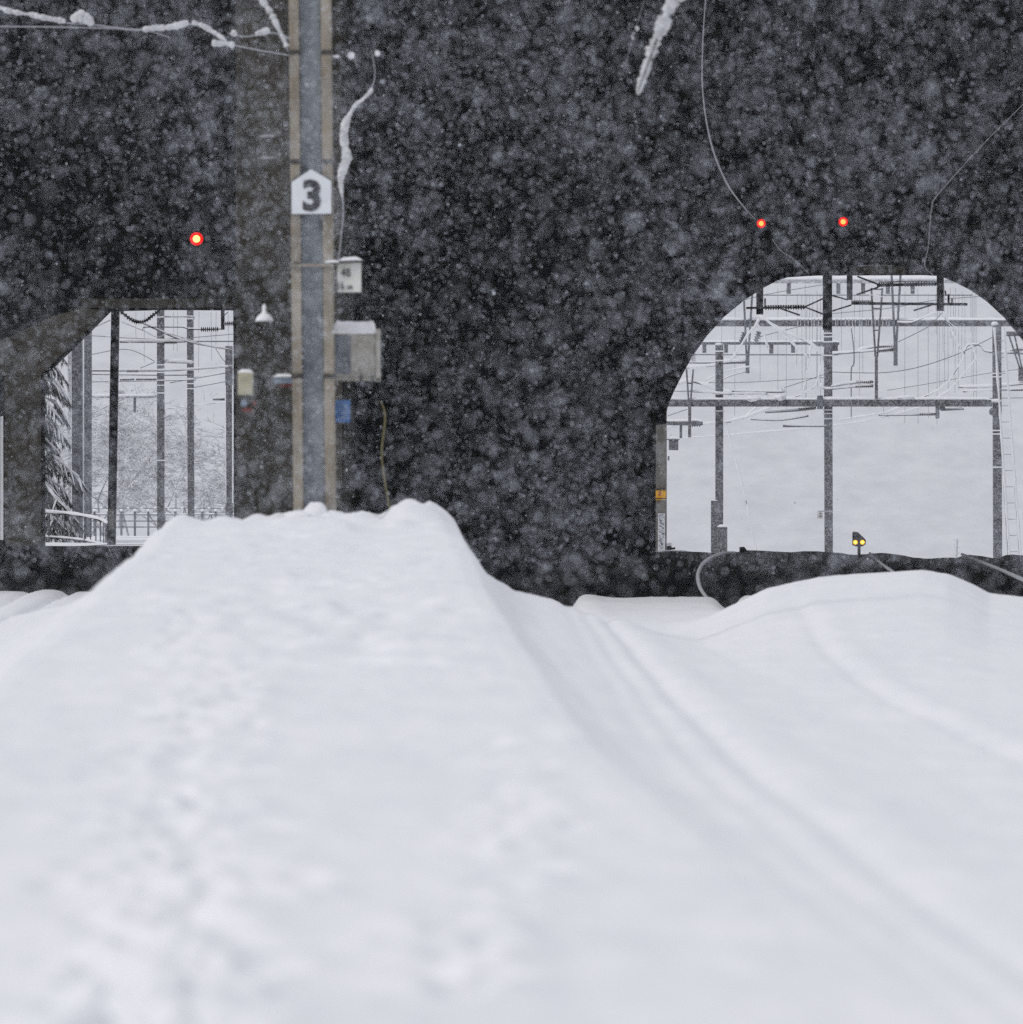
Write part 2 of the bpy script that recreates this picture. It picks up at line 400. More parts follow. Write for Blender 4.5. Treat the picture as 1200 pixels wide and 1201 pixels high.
shed = thing('railway_shed', 'dark concrete railway shed with an arched and a chamfered track opening', 'railway shed', (0, 150, -3.6))
arch = [(1236, 700), (1236, 470), (1230, 445), (1218, 422), (1200, 397), (1180, 372.5), (1160, 354), (1140, 340), (1120, 330), (1104, 323.5), (1085, 322.5), (960, 323), (925, 325),
        (912, 329), (895, 338), (872, 353), (850, 371), (829, 394), (812, 418), (800, 440), (790, 460), (784, 474), (781.5, 484), (781.5, 497), (769, 499), (769, 700)]
arch = [(a, b) for a, b in arch]
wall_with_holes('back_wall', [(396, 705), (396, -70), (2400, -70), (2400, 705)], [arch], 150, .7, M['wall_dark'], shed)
left_hole = [(51, 690), (51, 462), (50, 441), (66, 427), (98, 396), (129, 365), (196, 363.5), (274, 364), (275, 690)]
slit = [(-2.4, 634), (-2.2, 489), (5.0, 487), (5.5, 634)]
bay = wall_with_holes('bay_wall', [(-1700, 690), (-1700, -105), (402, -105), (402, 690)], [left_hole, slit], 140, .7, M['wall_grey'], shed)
b = MB(); b.pbox(277, 401.5, -105, 690, 139.6, .396); b.build('pier', M['wall_brown'], shed)
b = MB(); b.pbox(6, 48.5, 441, 690, 139.85, .146); b.build('pier', M['wall_brown'], shed)
b = MB(); b.pbox(-260, -5, 441, 690, 139.85, .146); b.build('pier', M['wall_brown'], shed)
b = MB(); a0 = P(402, 0, 140).x
b.box(a0 - .5, a0, 140.702, 150.0, -4.0, 9.4); b.build('return_wall', M['wall_brown'], shed)
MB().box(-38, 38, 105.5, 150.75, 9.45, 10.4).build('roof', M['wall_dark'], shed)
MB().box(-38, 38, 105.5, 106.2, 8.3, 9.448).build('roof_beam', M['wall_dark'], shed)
MB().box(-38.8, -38.002, 105.5, 150.75, -4.5, 10.4).build('side_wall', M['wall_brown'], shed)
MB().box(38.002, 38.8, 105.5, 150.75, -4.5, 10.4).build('side_wall', M['wall_dark'], shed)
b = MB(); b.pbox(96, 276.5, 350, 361.5, 139.75, .246); b.build('lintel', M['lintel'], shed, bevel=.02)
b = MB()   # chamfer haunch lying proud of the bay wall, left of the opening
pts = [(-40, 441), (47, 441), (126, 365), (96, 361.6), (60, 372), (-40, 420)]
f = [P(u, v, 139.8) for u, v in pts]; g = [Vector((p.x, 139.996, p.z)) for p in f]
b.add(f + g, [tuple(range(6)), tuple(reversed(range(6, 12)))] + [(i, i + 6, (i + 1) % 6 + 6, (i + 1) % 6) for i in range(6)])
b.build('haunch', M['wall_brown'], shed)
b = MB(); b.pbox(-60, 48, 436, 440.6, 139.7, .08); b.build('ledge', M['wall_brown'], shed)

# grey jamb column standing in the exit of the arch with its plate and notice
jc = thing('concrete_column', 'narrow grey concrete column at the left foot of the arched opening', 'column', P(776, 660, 166))
MB().pbox(764, 782, 476, 690, 166.0, .35).build('shaft', M['jamb'], jc, bevel=.015)
yp = thing('warning_plate', 'small amber warning plate on the grey column beside the arch', 'sign', P(774, 586, 165.97))
MB().pbox(768.6, 781, 574, 586.5, 165.96, .03).build('plate', M['yellow'], yp)
b = MB(); b.pbox(768.6, 781, 573.2, 574.8, 165.945, .012); b.pbox(768.6, 781, 584.2, 585.2, 165.945, .012); b.build('edge_strip', M['sign_black'], yp)
b = MB(); pz = [(775.6, 576), (774.2, 579.2), (775.8, 579), (772, 583.2), (773.2, 580.2), (771.6, 580.4), (773.8, 576)]
f = [P(u, v, 165.945) for u, v in pz]; b.add(f, [tuple(range(7))]); b.build('bolt_mark', M['red_mark'], yp)
wn = thing('white_notice', 'tall narrow white patterned strip at the foot of the grey column', 'notice', P(776, 645, 165.97))
MB().pbox(771.6, 780, 602, 658, 165.97, .02).build('strip', M['sign_white'], wn)
b = MB()
for i in range(34):
    u = random.uniform(772.2, 777.5); v = 603 + i * 1.2
    b.bar(P(u, v, 165.962), P(u + random.uniform(1, 2.2), v + random.uniform(-.7, 1.0), 165.962), .012, .012)
b.build('print', M['sign_black'], wn)
b = MB(); b.snowstrip(P(768, 646.3, 152.6), P(812, 647.2, 152.6), .25, .035); 
tag(b.build('snow_ridge', M['snow_clump'], smooth=True), 'thin white snow ridge at the foot of the grey column', 'snow')
sc = thing('lever_stand', 'low snow-capped black lever beside the foot of the grey column', 'lever', P(784, 645, 166.6))
b = MB(); b.blob(P(784.5, 641.5, 166.6), .07, .07, .10); b.bar(P(784, 644, 166.6), P(792, 643, 166.6), .04, .05); b.build('base', M['black'], sc, smooth=True)
MB().blob(P(785, 638.6, 166.58), .08, .08, .05).build('snow_cap', M['snow_clump'], sc, smooth=True)

# ---------------------------------------------------------------- platform pole with the number 3
pole = thing('platform_pole', 'thick beige and blue-grey concrete pole on the snowy platform, carrying the number 3', 'pole', P(370, 600, 58))
DP = 58.0
def lean(u, v): return u + (v - 600) * .0088
def lbox(b, u0, u1, v0, v1, D, dep):
    n = 8
    for i in range(1):
        vs = []
        for (v) in (v1, v0):
            for (u, y) in ((u0, D), (u1, D), (u1, D + dep), (u0, D + dep)):
                q = P(lean(u, v), v, DP); vs.append((q.x, y, q.z))
        b.add(vs, [(3, 2, 1, 0), (4, 5, 6, 7), (0, 1, 5, 4), (1, 2, 6, 5), (2, 3, 7, 6), (3, 0, 4, 7)])
b = MB(); lbox(b, 356.3, 381.7, -150, 640, DP + .07, .12); b.build('web', M['web'], pole, bevel=.008)
for (a, c) in ((344.5, 356.2), (381.8, 393.6)):
    b = MB(); lbox(b, a, c, -150, 640, DP, .30); b.build('flange', M['flange'], pole, bevel=.010)
for v in (62, 190, 311, 441):
    b = MB(); lbox(b, 343.2, 357, v - 2.5, v + 2.5, DP - .012, .32); lbox(b, 381, 394.8, v - 2.5, v + 2.5, DP - .012, .32)
    b.build('strap', M['strap'], pole, bevel=.004)
b = MB(); lbox(b, 343.5, 394.5, 310, 313, DP - .03, .015); b.build('clamp_band', M['flange'], pole)
b = MB()
b.bar(P(385, 66, 58.1), P(447, 63, 58.3), .018, .018); b.build('bracket_rod', M['black'], pole)
b = MB(); b.blob(P(412, 66, 58.16), .035, .03, .03); b.blob(P(443, 63.5, 58.27), .025, .03, .025); b.blob(P(394, 67, 58.05), .035, .02, .012)
b.snowstrip(P(415, 66, 58.16), P(419, 80, 58.16), .01, .01); b.build('snow_knob', M['snow_clump'], pole, smooth=True)
b = MB()
for i, v in enumerate((150, 163, 187)): b.bar(P(304, v, 58.2), P(346, v + 1, 58.2), .014, .014)
b.build('step_iron', M['strap'], pole)
b = MB()
for v in (161, 186): b.snowstrip(P(304, v, 58.2), P(322, v, 58.2), .03, .022)
b.build('snow_cover', M['wire_ice'], pole, smooth=True)
b = MB(); b.blob(P(370, 602, 57.9), .10, .09, .085, j=.6); b.blob(P(352, 607, 57.9), .12, .14, .06, j=.3); b.blob(P(389, 606, 57.9), .12, .14, .05, j=.3)
tag(b.build('snow_lump', M['snow_clump'], smooth=True), 'blocky white snow lump at the foot of the number 3 pole', 'snow')

def text(body, size, cx, cz, y, m, parent, name='lettering', fat=0.0, xs=1.0):
    cu = bpy.data.curves.new(name, 'FONT'); cu.body = body; cu.size = size; cu.extrude = .003; cu.offset = fat
    cu.align_x = 'CENTER'; cu.align_y = 'CENTER'
    tmp = bpy.data.objects.new('tmp', cu); C.objects.link(tmp)
    me = bpy.data.meshes.new_from_object(tmp.evaluated_get(bpy.context.evaluated_depsgraph_get()))
    bpy.data.objects.remove(tmp)
    xsv = [v.co.x for v in me.vertices]; ysv = [v.co.y for v in me.vertices]
    ox = (min(xsv) + max(xsv)) / 2; oy = (min(ysv) + max(ysv)) / 2
    me.transform(Matrix.Translation((cx, y, cz)) @ Matrix.Rotation(math.pi / 2, 4, 'X') @ Matrix.Diagonal((xs, 1, 1, 1)) @ Matrix.Translation((-ox, -oy, 0)))
    me.materials.clear(); me.materials.append(m); me.name = name
    o = bpy.data.objects.new(name, me); C.objects.link(o); o.parent = parent; o.location = -parent.location
    return o

sg = thing('number_sign', 'white house-shaped sign with a bold black 3 on the thick pole', 'sign', P(366, 252, 57.95))
def pent(b, g, D, dep):
    pts = [(342.5 - g, 251.5 + g), (342.5 - g, 214 - g * .6), (365.5, 199 - g * 1.2), (389 + g, 213 - g * .6), (389 + g, 251 + g)]
    f = [P(u, v, D) for u, v in pts]; k = [Vector((p.x, D + dep, p.z)) for p in f]
    b.add(f + k, [(0, 4, 3, 2, 1), (5, 6, 7, 8, 9)] + [(i, (i + 1) % 5, (i + 1) % 5 + 5, i + 5) for i in range(5)])
b = MB(); pent(b, 1.3, DP - .045, .02); b.build('sign_rim', M['sign_black'], sg)
b = MB(); pent(b, 0, DP - .052, .006); b.build('sign_board', M['sign_white'], sg)
c3 = P(366.2, 230, DP)
text('3', .345, c3.x, c3.z, DP - .057, M['sign_black'], sg, 'number_three', fat=.014, xs=1.0)

kb = thing('distance_board', 'small off-white board reading 48 and 16 on a snowy bracket right of the pole', 'sign', P(410, 343, 57.8))
MB().pbox(395.8, 424, 306, 343, 58.05, .02).build('board', M['board'], kb, bevel=.004)
q = P(405.5, 320, DP); text('48', .10, q.x, q.z, 58.045, M['sign_black'], kb, 'number_line', fat=.0, xs=.85)
q = P(400.2, 335.5, DP); text('16', .10, q.x, q.z, 58.045, M['sign_black'], kb, 'number_line', fat=.0, xs=.75)
q = P(410.0, 337.5, DP); text('08', .05, q.x, q.z, 58.045, M['sign_black'], kb, 'number_line', fat=.0, xs=1.1)
b = MB(); b.bar(P(380, 309, 58.0), P(424, 307, 58.0), .025, .02); b.build('bracket', M['strap'], kb)
b = MB(); b.snowstrip(P(380, 308.5, 58.0), P(398, 307.5, 58.0), .05, .022); b.snowstrip(P(396, 306.5, 58.03), P(425, 305.5, 58.03), .07, .03); b.build('snow_cover', M['snow_clump'], kb, smooth=True)

def snowcap(a, b, w, h):
    """thick cushion of snow with rounded shoulders"""
    nx, ny = 22, 10; vs = []; fs = []
    for i in range(nx + 1):
        for j in range(ny + 1):
            p = a.lerp(b, i / nx); t = (j / ny - .5) * 2; e = 1 - abs(i / nx - .5) * 2
            q = (1 - abs(t) ** 3) * min(1, (max(0, e) * 7) ** .5)
            hh = h * q * (1 + .18 * mnoise.noise(Vector((i * .22, j * .3, 4))))
            vs.append((p.x, p.y + t * w / 2, p.z + hh - .003))
    for i in range(nx):
        for j in range(ny):
            q = i * (ny + 1) + j; fs.append((q, q + ny + 1, q + ny + 2, q + 1))
    return vs, fs
eb = thing('equipment_box', 'beige cabinet with a thick snow cap on the right side of the pole', 'cabinet', P(420, 447, 58.6))
MB().pbox(391, 441, 391, 446.5, 58.35, .32).build('cabinet', M['box_beige'], eb, bevel=.012)
b = MB(); b.pbox(441.3, 446.5, 386, 447.5, 58.33, .03); b.pbox(394, 446, 443.5, 446.8, 58.33, .018); b.build('edge_frame', M['box_beige'], eb, bevel=.003)
MB().pbox(391, 412, 394, 438, 58.338, .012).build('side_panel', M['web'], eb)
b = MB(); b.bar(P(424, 440, 58.32), P(424, 449, 58.32), .02, .02); b.bar(P(437, 440, 58.32), P(437, 449, 58.32), .015, .02); b.build('latch', M['strap'], eb)
b = MB(); b.v and 0; b.add(*snowcap(P(391, 391.5, 58.5), P(442, 391.5, 58.5), .34, .105)); b.build('snow_cap', M['snow_clump'], eb, smooth=True)
bp_ = thing('blue_plate', 'small blue plate low on the right side of the pole', 'sign', P(403, 495, 58.1))
MB().pbox(393.5, 411, 469.5, 495.5, 58.20, .02).build('plate', M['blue'], bp_)
b = MB()
for v in (474, 479, 484, 489): b.pbox(397, 397 + random.uniform(7, 11), v, v + 1.2, 58.193, .005)
b.build('print', M['bluegrey'], bp_)

lm = thing('hooded_lamp', 'small lamp with a pointed snow cap hanging left of the pole', 'lamp', P(310, 378, 58.6))
b = MB(); b.tube([P(345, 366, 58.6), P(325, 362, 58.6), P(310, 364, 58.6)], .012); b.build('arm', M['strap'], lm)
b = MB(); b.tube([P(310.5, 368, 58.6), P(310.5, 373, 58.6), P(310.5, 377.5, 58.6)], [.02, .05, .075], 12); b.build('shade', M['strap'], lm, smooth=True)
b = MB(); b.tube([P(310.5, 357, 58.6), P(310.5, 360, 58.6), P(310.5, 364, 58.6), P(310.5, 367, 58.6), P(310.5, 370, 58.6), P(310.5, 373, 58.6), P(310.5, 377, 58.6)], [.006, .018, .018, .02, .05, .068, .082], 12); b.build('snow_cap', M['snow_clump'], lm, smooth=True)
lb = thing('junction_box', 'pale cream box with a snow cap at the edge of the chamfered opening', 'box', P(288, 463, 58.6))
MB().pbox(279.5, 297, 437, 463.5, 58.55, .15).build('case', M['box_yellowish'], lb, bevel=.01)
b = MB(); b.snowstrip(P(279, 437, 58.63), P(297.5, 437, 58.63), .15, .03); b.build('snow_cap', M['snow_clump'], lb, smooth=True)
b = MB(); b.blob(P(287, 473, 58.6), .03, .03, .035); b.build('gland', M['bluegrey'], lb, smooth=True)
b = MB(); b.blob(P(291, 481, 58.6), .05, .03, .02); b.blob(P(299, 473, 58.6), .022, .02, .022); b.build('cable_end', M['red_dull'], lb, smooth=True)
b = MB(); b.bar(P(297, 458, 58.62), P(346, 458, 58.62), .014, .014); b.build('bracket', M['strap'], lb)
sb = thing('small_switch_box', 'little blue-grey snow-capped box touching the left flange of the pole', 'box', P(335, 452, 58.4))
MB().pbox(322, 344, 442, 450, 58.4, .12).build('case', M['bluegrey'], sb, bevel=.01)
b = MB(); b.snowstrip(P(320, 442, 58.45), P(345, 441.5, 58.45), .14, .03); b.build('snow_cap', M['snow_clump'], sb, smooth=True)
b = MB(); b.pbox(328, 343, 450.2, 454, 58.42, .06); b.build('red_base', M['red_dull'], sb)

# ---------------------------------------------------------------- cables in front of the shed
def cable(name, pts, label, m='wire', cat='cable', snow=None, group=None, k=7, lumpy=.0):
    """pts: (u, v, D, radius in photo pixels)"""
    sp = smoothpts(pts, k)
    o = thing(name, label, cat, P(*sp[0][:3]), group)
    b = MB(); b.tube([P(a, c, d) for a, c, d, r in sp], [max(.15, r) * d / F for a, c, d, r in sp], 6)
    b.build('strand', M[m], o, smooth=True)
    if snow:
        b = MB()
        for row in snow:
            s2 = smoothpts(row, 20); ps = []; rs = []
            for a, c, d, r in s2:
                q = P(a, c, d - .01); n = 1 + lumpy * mnoise.noise(q * 11) + lumpy * 1.0 * mnoise.noise(q * 27) + lumpy * .8 * mnoise.noise(q * 50)
                ps.append(q); rs.append(max(.1, r) * n * d / F)
            rs[0] *= .3; rs[-1] *= .3
            b.tube(ps, rs, 8)
        b.build('snow_cover', M['dull_snow'], o, smooth=True)
    return o

d = 70
cable('overhead_wire', [(-80, -2, d, 1), (0, 11, d, 1), (75, 27, d, 1), (110, 30, d, 1), (165, 36, d, 1.2), (222, 29, d, 1), (250, 40, d, 1), (272, 53, d, 1), (340, 66, d, .7)],
      'snow-laden overhead wire dipping across the upper left corner', 'wire_ice', 'wire',
      [[(-40, 4, d, 2.5), (0, 10, d, 2.2), (12, 14, d, 3.2), (35, 18, d, 1.6)], [(34, 17, d, 2), (45, 20, d, 3.4), (60, 23, d, 3.6), (78, 26, d, 2.6)], [(85, 26, d, 3), (90, 22, d, 6.5), (97, 21, d, 7.5), (105, 25, d, 5.5), (109, 31, d, 3)],
       [(168, 36, d, 2.6), (180, 34, d, 4), (198, 33, d, 3.6), (212, 30, d, 3.6), (222, 27, d, 2.6)], [(226, 27, d, 2.6), (238, 31, d, 3), (252, 39, d, 3), (266, 49, d, 2.2)],
       [(249, 51, d, 2.6), (256, 52, d, 4), (266, 52, d, 2.6), (276, 54, d, 3.6)]], lumpy=.35)
cable('support_wire', [(-80, 31, d, .9), (0, 32, d, .9), (80, 33, d, .9), (165, 36, d, .9), (200, 45, d, .5)], 'thin straight wire under the snow-laden overhead wire', 'wire_ice', 'wire')
cable('tie_wire', [(268, 40, d, .8), (290, 44, d, .8), (318, 39, d, .8), (345, 48, d, .8)], 'short tie wire with two snow beads left of the pole top', 'wire_ice', 'wire',
      [[(272, 38, d, 2.5), (275, 40, d, 4), (278, 43, d, 2.4)], [(300, 41, d, 2.4), (310, 38, d, 4.2), (317, 36, d, 3)]], lumpy=.3)
cable('guy_wire', [(296, -20, 60, 1), (318, 18, 60, 1), (330, 42, 60, 1), (345, 75, 60, 1)], 'knobbly snow-coated guy wire slanting down to the pole top', 'wire_ice', 'wire',
      [[(300, -12, 60, 3.2), (310, 4, 60, 3.6), (318, 16, 60, 4), (326, 32, 60, 2.6), (331, 42, 60, 2.2), (337, 56, 60, 3.4)]], lumpy=.5)
cable('hanging_cable', [(436, 60, 66, .5), (440, 85, 66, .6), (436, 104, 66, .8), (420, 123, 66, 1), (407, 142, 66, 1), (402, 175, 66, 1), (404, 192, 66, 1), (401, 215, 66, 1), (403, 250, 66, .8), (398, 300, 66, .6), (396, 330, 66, .5)],
      'hanging cable thickened by snow just right of the pole', 'wire_ice', 'cable',
      [[(436, 104, 66, 2.0), (435, 108, 66, 2.6), (425, 118, 66, 1.8), (418, 123, 66, 2.2), (410, 136, 66, 2.6), (405, 148, 66, 5), (404, 165, 66, 4.6), (407, 185, 66, 6), (403, 198, 66, 5.6), (400, 212, 66, 3.4), (402, 232, 66, 1.6)]], lumpy=.25)
cable('strut_rope', [(795, -20, 55, 1), (775, 35, 55, 1), (748, 108, 55, .8), (735, 150, 58, .35), (700, 250, 62, .25), (680, 330, 66, .2)], 'thick snow-caked rope coming down from the top right of centre', 'black', 'rope',
      [[(795, -15, 55, 7), (789, 2, 55, 9), (783, 14, 55, 6), (778, 28, 55, 6.4), (771, 44, 55, 4.6), (765, 58, 55, 6), (760, 72, 55, 4.6), (756, 86, 55, 5.6), (751, 100, 55, 4.2), (748, 112, 55, 1.5)]], lumpy=.6)
cable('thin_rope', [(760, -15, 60, .4), (750, 20, 60, .4), (742, 46, 60, .4), (730, 90, 61, .25)], 'faint thin rope with snow crumbs left of the snow-caked rope', 'wire', 'rope',
      [[(745, 32, 60, 1.2), (747, 34, 60, 2.2), (748, 37, 60, 1)], [(741, 42, 60, 1), (742, 45, 60, 1.6), (743, 48, 60, .8)]], lumpy=.4)
cable('drooping_cable', [(828, -10, 92, .5), (824, 50, 92, .6), (824, 110, 92, .7), (834, 170, 92, .9), (852, 215, 92, .9), (872, 243, 92, .7), (886, 258, 93, .2)], 'long grey drooping cable ending near the two red lights', 'wire_ice', 'cable')
cable('slack_cable', [(1260, 60, 115, .7), (1200, 122, 115, .7), (1150, 172, 115, .7), (1100, 228, 115, .8), (1092, 245, 115, .8), (1088, 290, 115, .7), (1084, 312, 115, .8), (1094, 323, 115, .8)], 'slack thin cable bending down to the crown of the arch at right', 'wire_pale', 'cable')
cable('short_cable', [(905, 280, 120, .7), (915, 294, 120, .9), (930, 304, 120, .9), (948, 321, 120, .9)], 'short pale cable slanting to the arch crown below the red lights', 'wire_pale', 'cable')
cable('faint_cable', [(780, 290, 120, .5), (800, 315, 120, .7), (830, 336, 120, .7), (862, 354, 120, .7)], 'faint thin cable crossing the arch haunch on its left', 'wire_ice', 'cable')
cable('yellow_cable', [(446, 470, 66, .6), (452, 488, 66, 1.2), (448, 530, 66, 1.2), (451, 560, 66, 1.2), (459, 605, 66, 1.2)], 'dull yellow cable hanging behind the snow mound right of the pole', 'yellow_cable', 'cable')
cable('buried_hose', [(862, 648, 108, 1.6), (848, 649, 107.5, 2.2), (834, 654, 107, 2.3), (823, 663, 106.4, 2.3), (818.5, 675, 105.8, 2.3), (821, 689, 105.2, 2.3), (829, 701, 104.6, 2), (840, 712, 104, 1.6)], 'snow-dusted hose curving up from the snow under the arch, left of the dwarf signal', 'wire_pale', 'hose')
cable('buried_hose', [(1020, 649, 120, 1.6), (1026, 655, 115, 1.8), (1036, 663, 108, 1.8), (1052, 674, 98, 1.8), (1066, 684, 88, 1.5)], 'snow-dusted hose running down from beside the dwarf signal', 'wire_pale', 'hose')
cable('buried_hose', [(1128, 650, 116, 1.6), (1140, 655, 114, 2), (1170, 667, 108, 2.2), (1205, 682, 102, 2.4), (1250, 702, 96, 2.4)], 'snow-dusted hose sloping to the right edge above the snow bank', 'wire_pale', 'hose')
sl = MB(); sl.blob(P(254, 345, 137), .36, .25, .20, j=.5, nu=20, nv=14); sl.blob(P(266, 352, 137), .18, .2, .07, j=.4)  # rounded pale snow lump above the opening
o = thing('flood_lamp', 'pale snow-dusted round lamp at the lintel above the left opening', 'lamp', P(254, 352, 137)); sl.build('housing', M['jamb'], o, smooth=True)
b = MB(); b.bar(P(262, 350, 137.1), P(266, 350, 139.7), .06, .06); b.build('bracket', M['strap'], o)

# ---------------------------------------------------------------- signals
def red_signal(u, v, D, rc, label, wallD, core='lens_core'):
    o = thing('red_signal', label, 'signal light', P(u, v + 14, D), 'red signal lights on the dark wall')
    s = D / F
    q = P(u, v, D)
    def disc(r0, y, n=24):
        return [(q.x + math.cos(2 * math.pi * i / n) * r0, y, q.z + math.sin(2 * math.pi * i / n) * r0) for i in range(n)]
    b = MB(); b.box(q.x - rc * 1.9 * s, q.x + rc * 1.9 * s, D + .04, D + .12, q.z - rc * 2.0 * s, q.z + rc * 1.9 * s); b.build('backplate', M['black'], o, bevel=.03)
    b = MB(); n = 24; A = disc(rc * 1.9 * s, D + .039); B = disc(rc * 1.9 * s, D - .14); A2 = disc(rc * 1.75 * s, D + .039); B2 = disc(rc * 1.75 * s, D - .14)
    vs = A + B + A2 + B2; fs = []
    for i in range(n):
        if math.sin(2 * math.pi * (i + .5) / n) > -.3:
            j = (i + 1) % n
            fs += [(i, j, n + j, n + i), (2 * n + i, 3 * n + i, 3 * n + j, 2 * n + j), (n + i, n + j, 3 * n + j, 3 * n + i)]
    b.add(vs, fs); b.build('hood', M['black'], o)
    l = MB(); A = disc(rc * 1.45 * s, D + .03); l.add(A, [tuple(range(24))]); ln = l.build('lens', M['lens_red'], o)
    l = MB(); A = disc(rc * .80 * s, D + .012); A2 = disc(rc * .55 * s, D + .004); l.add(A + A2, [tuple(range(24, 48))] + [(i, (i + 1) % 24, 24 + (i + 1) % 24, 24 + i) for i in range(24)])
    c = l.build('glowing_core', M[core], ln); c.location = (0, 0, 0)
    b = MB(); b.bar((q.x, D + .12, q.z), (q.x, wallD, q.z), .07, .07); b.build('bracket', M['black'], o)
    return o
red_signal(231, 280.5, 132, 5.4, 'larger single red light above the chamfered opening on the left', 139.99)
red_signal(892.5, 262.5, 147, 3.6, 'left one of the two red lights over the arch', 149.99, 'lens_core_deep')
red_signal(988.5, 260.5, 147, 3.8, 'right one of the two red lights over the arch', 149.99, 'lens_core_deep')

ds = thing('dwarf_signal', 'small black ground signal with two yellow lights under the arch', 'signal light', P(1007, 652, 128))
D = 128.0
b = MB(); pts = [(999.8, 639.5), (1004, 641), (1011, 641), (1015, 638.5), (1015.5, 634), (1013.5, 631), (1006, 624.2), (1001, 623.4), (999.8, 625)]
f = [P(u, v, D) for u, v in pts]; g = [Vector((p.x, D + .10, p.z)) for p in f]; n = len(pts)
b.add(f + g, [tuple(range(n)), tuple(reversed(range(n, 2 * n)))] + [(i, i + n, (i + 1) % n + n, (i + 1) % n) for i in range(n)])
b.build('head', M['signal_housing'], ds)
b = MB(); b.bar(P(1007.4, 641, D + .05), P(1007.4, 662, D + .05), .055, .055); b.build('post', M['signal_housing'], ds)
for u in (1003, 1011.3):
    q = P(u, 636, D)
    rg = lambda r, y: [(q.x + math.cos(2 * math.pi * i / 20) * r, y, q.z + math.sin(2 * math.pi * i / 20) * r) for i in range(20)]
    l = MB(); l.add(rg(.043, D - .004), [tuple(range(20))]); ln = l.build('lens', M['lens_yellow'], ds)
    l = MB(); l.add(rg(.020, D - .010), [tuple(range(20))]); c = l.build('glowing_core', M['lens_yellow_core'], ln); c.location = (0, 0, 0)
rb = thing('rail_clamp', 'small dark block on the dark ground left of the dwarf signal', 'block', P(872, 646, 150.3))
b = MB(); pts = [(867.5, 648), (867.5, 642), (873, 641.5), (878, 648)]
f = [P(u, v, 150.2) for u, v in pts]; g = [Vector((p.x, 150.45, p.z)) for p in f]
b.add(f + g, [(0, 1, 2, 3), (7, 6, 5, 4)] + [(i, i + 4, (i + 1) % 4 + 4, (i + 1) % 4) for i in range(4)]); b.build('block', M['wall_dark'], rb)

# ---------------------------------------------------------------- parts used on gantries and poles
def zof(v, D): return (V0 - v) / F * D
def pole_part(b, u, v0, v1, D, wpx, u2=None):
    u2 = u if u2 is None else u2; w = wpx * D / F
    b.bar(P(u2, v1, D), P(u, v0, D), w, w)
def beam(par, u0, u1, v0, v1, D, m='steel_far', snow=.0, name='beam', dep=None):
    b = MB(); h = (v1 - v0) * D / F
    b.bar(P(u0, (v0 + v1) / 2, D), P(u1, (v0 + v1) / 2, D), dep or h, h); b.build(name, M[m], par)
    if snow:
        b = MB(); b.snowstrip(P(u0, v0, D), P(u1, v0, D), (dep or h) * .96, snow * D / F); b.build('snow_cover', M['snow_clump'], par, smooth=True)
def vhanger(par, ua, ub, v0, uc, v1, v2, D, m='steel_far', name='drop_frame', rungs=(.45, .78), w=2.2, ww=3.6):
    b = MB(); s = D / F
    b.bar(P(ua, v0, D), P(uc - 1.2, v1, D), w * s, w * s); b.bar(P(ub, v0, D), P(uc + 1.2, v1, D), w * s, w * s)
    for t in rungs:
        v = v0 + (v1 - v0) * t
        b.bar(P(ua + (uc - ua) * t, v, D), P(ub + (uc - ub) * t, v, D), 1.5 * s, 1.5 * s)
    b.bar(P(uc, v1 - 2, D), P(uc, v2, D), ww * s, ww * s)
    b.build(name, M[m], par)
def arm(par, rows, snow=0.0, m='wire', name='cantilever_arm', ins=None, side=-1.0):
    """rows: list of polylines of (u, v, D, r px)"""
    b = MB(); sn = MB(); any_s = False
    for row in rows:
        sp = smoothpts(row, 4) if len(row) > 2 else row
        b.tube([P(a, c, d) for a, c, d, r in sp], [r * d / F for a, c, d, r in sp], 6)
        if snow:
            any_s = True; ps = [P(a, c - r * .7 - snow * .4, d) for a, c, d, r in sp]; rs = [1.3 * snow * (1 + .35 * mnoise.noise(q * 4)) * d / F for q, (_, _, d, _) in zip(ps, sp)]
            if len(ps) == 2:
                ps2 = [ps[0].lerp(ps[1], i / 10) for i in range(11)]; rs = [rs[0] * (1 + .4 * mnoise.noise(q * 5)) for q in ps2]; ps = ps2
            rs[0] *= .4; rs[-1] *= .4
            sn.tube(ps, rs, 6)
    o = b.build(name, M[m], par, smooth=True)
    if any_s:
        before = set(C.objects)
        sn.build('snow_cover', M['snow_clump'], par, smooth=True)
        for s_ in set(C.objects) - before: s_.parent = o; s_.location = (0, 0, 0)
    for (a, c, r0, r1, n) in (ins or []):
        b = MB(); b.ribs(P(*a), P(*c), r0 * a[2] / F, r1 * a[2] / F, n)
        i_ = b.build('insulator', M['porcelain'], par, smooth=False)
        if par: i_.parent = o; i_.location = (0, 0, 0)
    return o

def zof_(v, D): return (V0 - v) / F * D
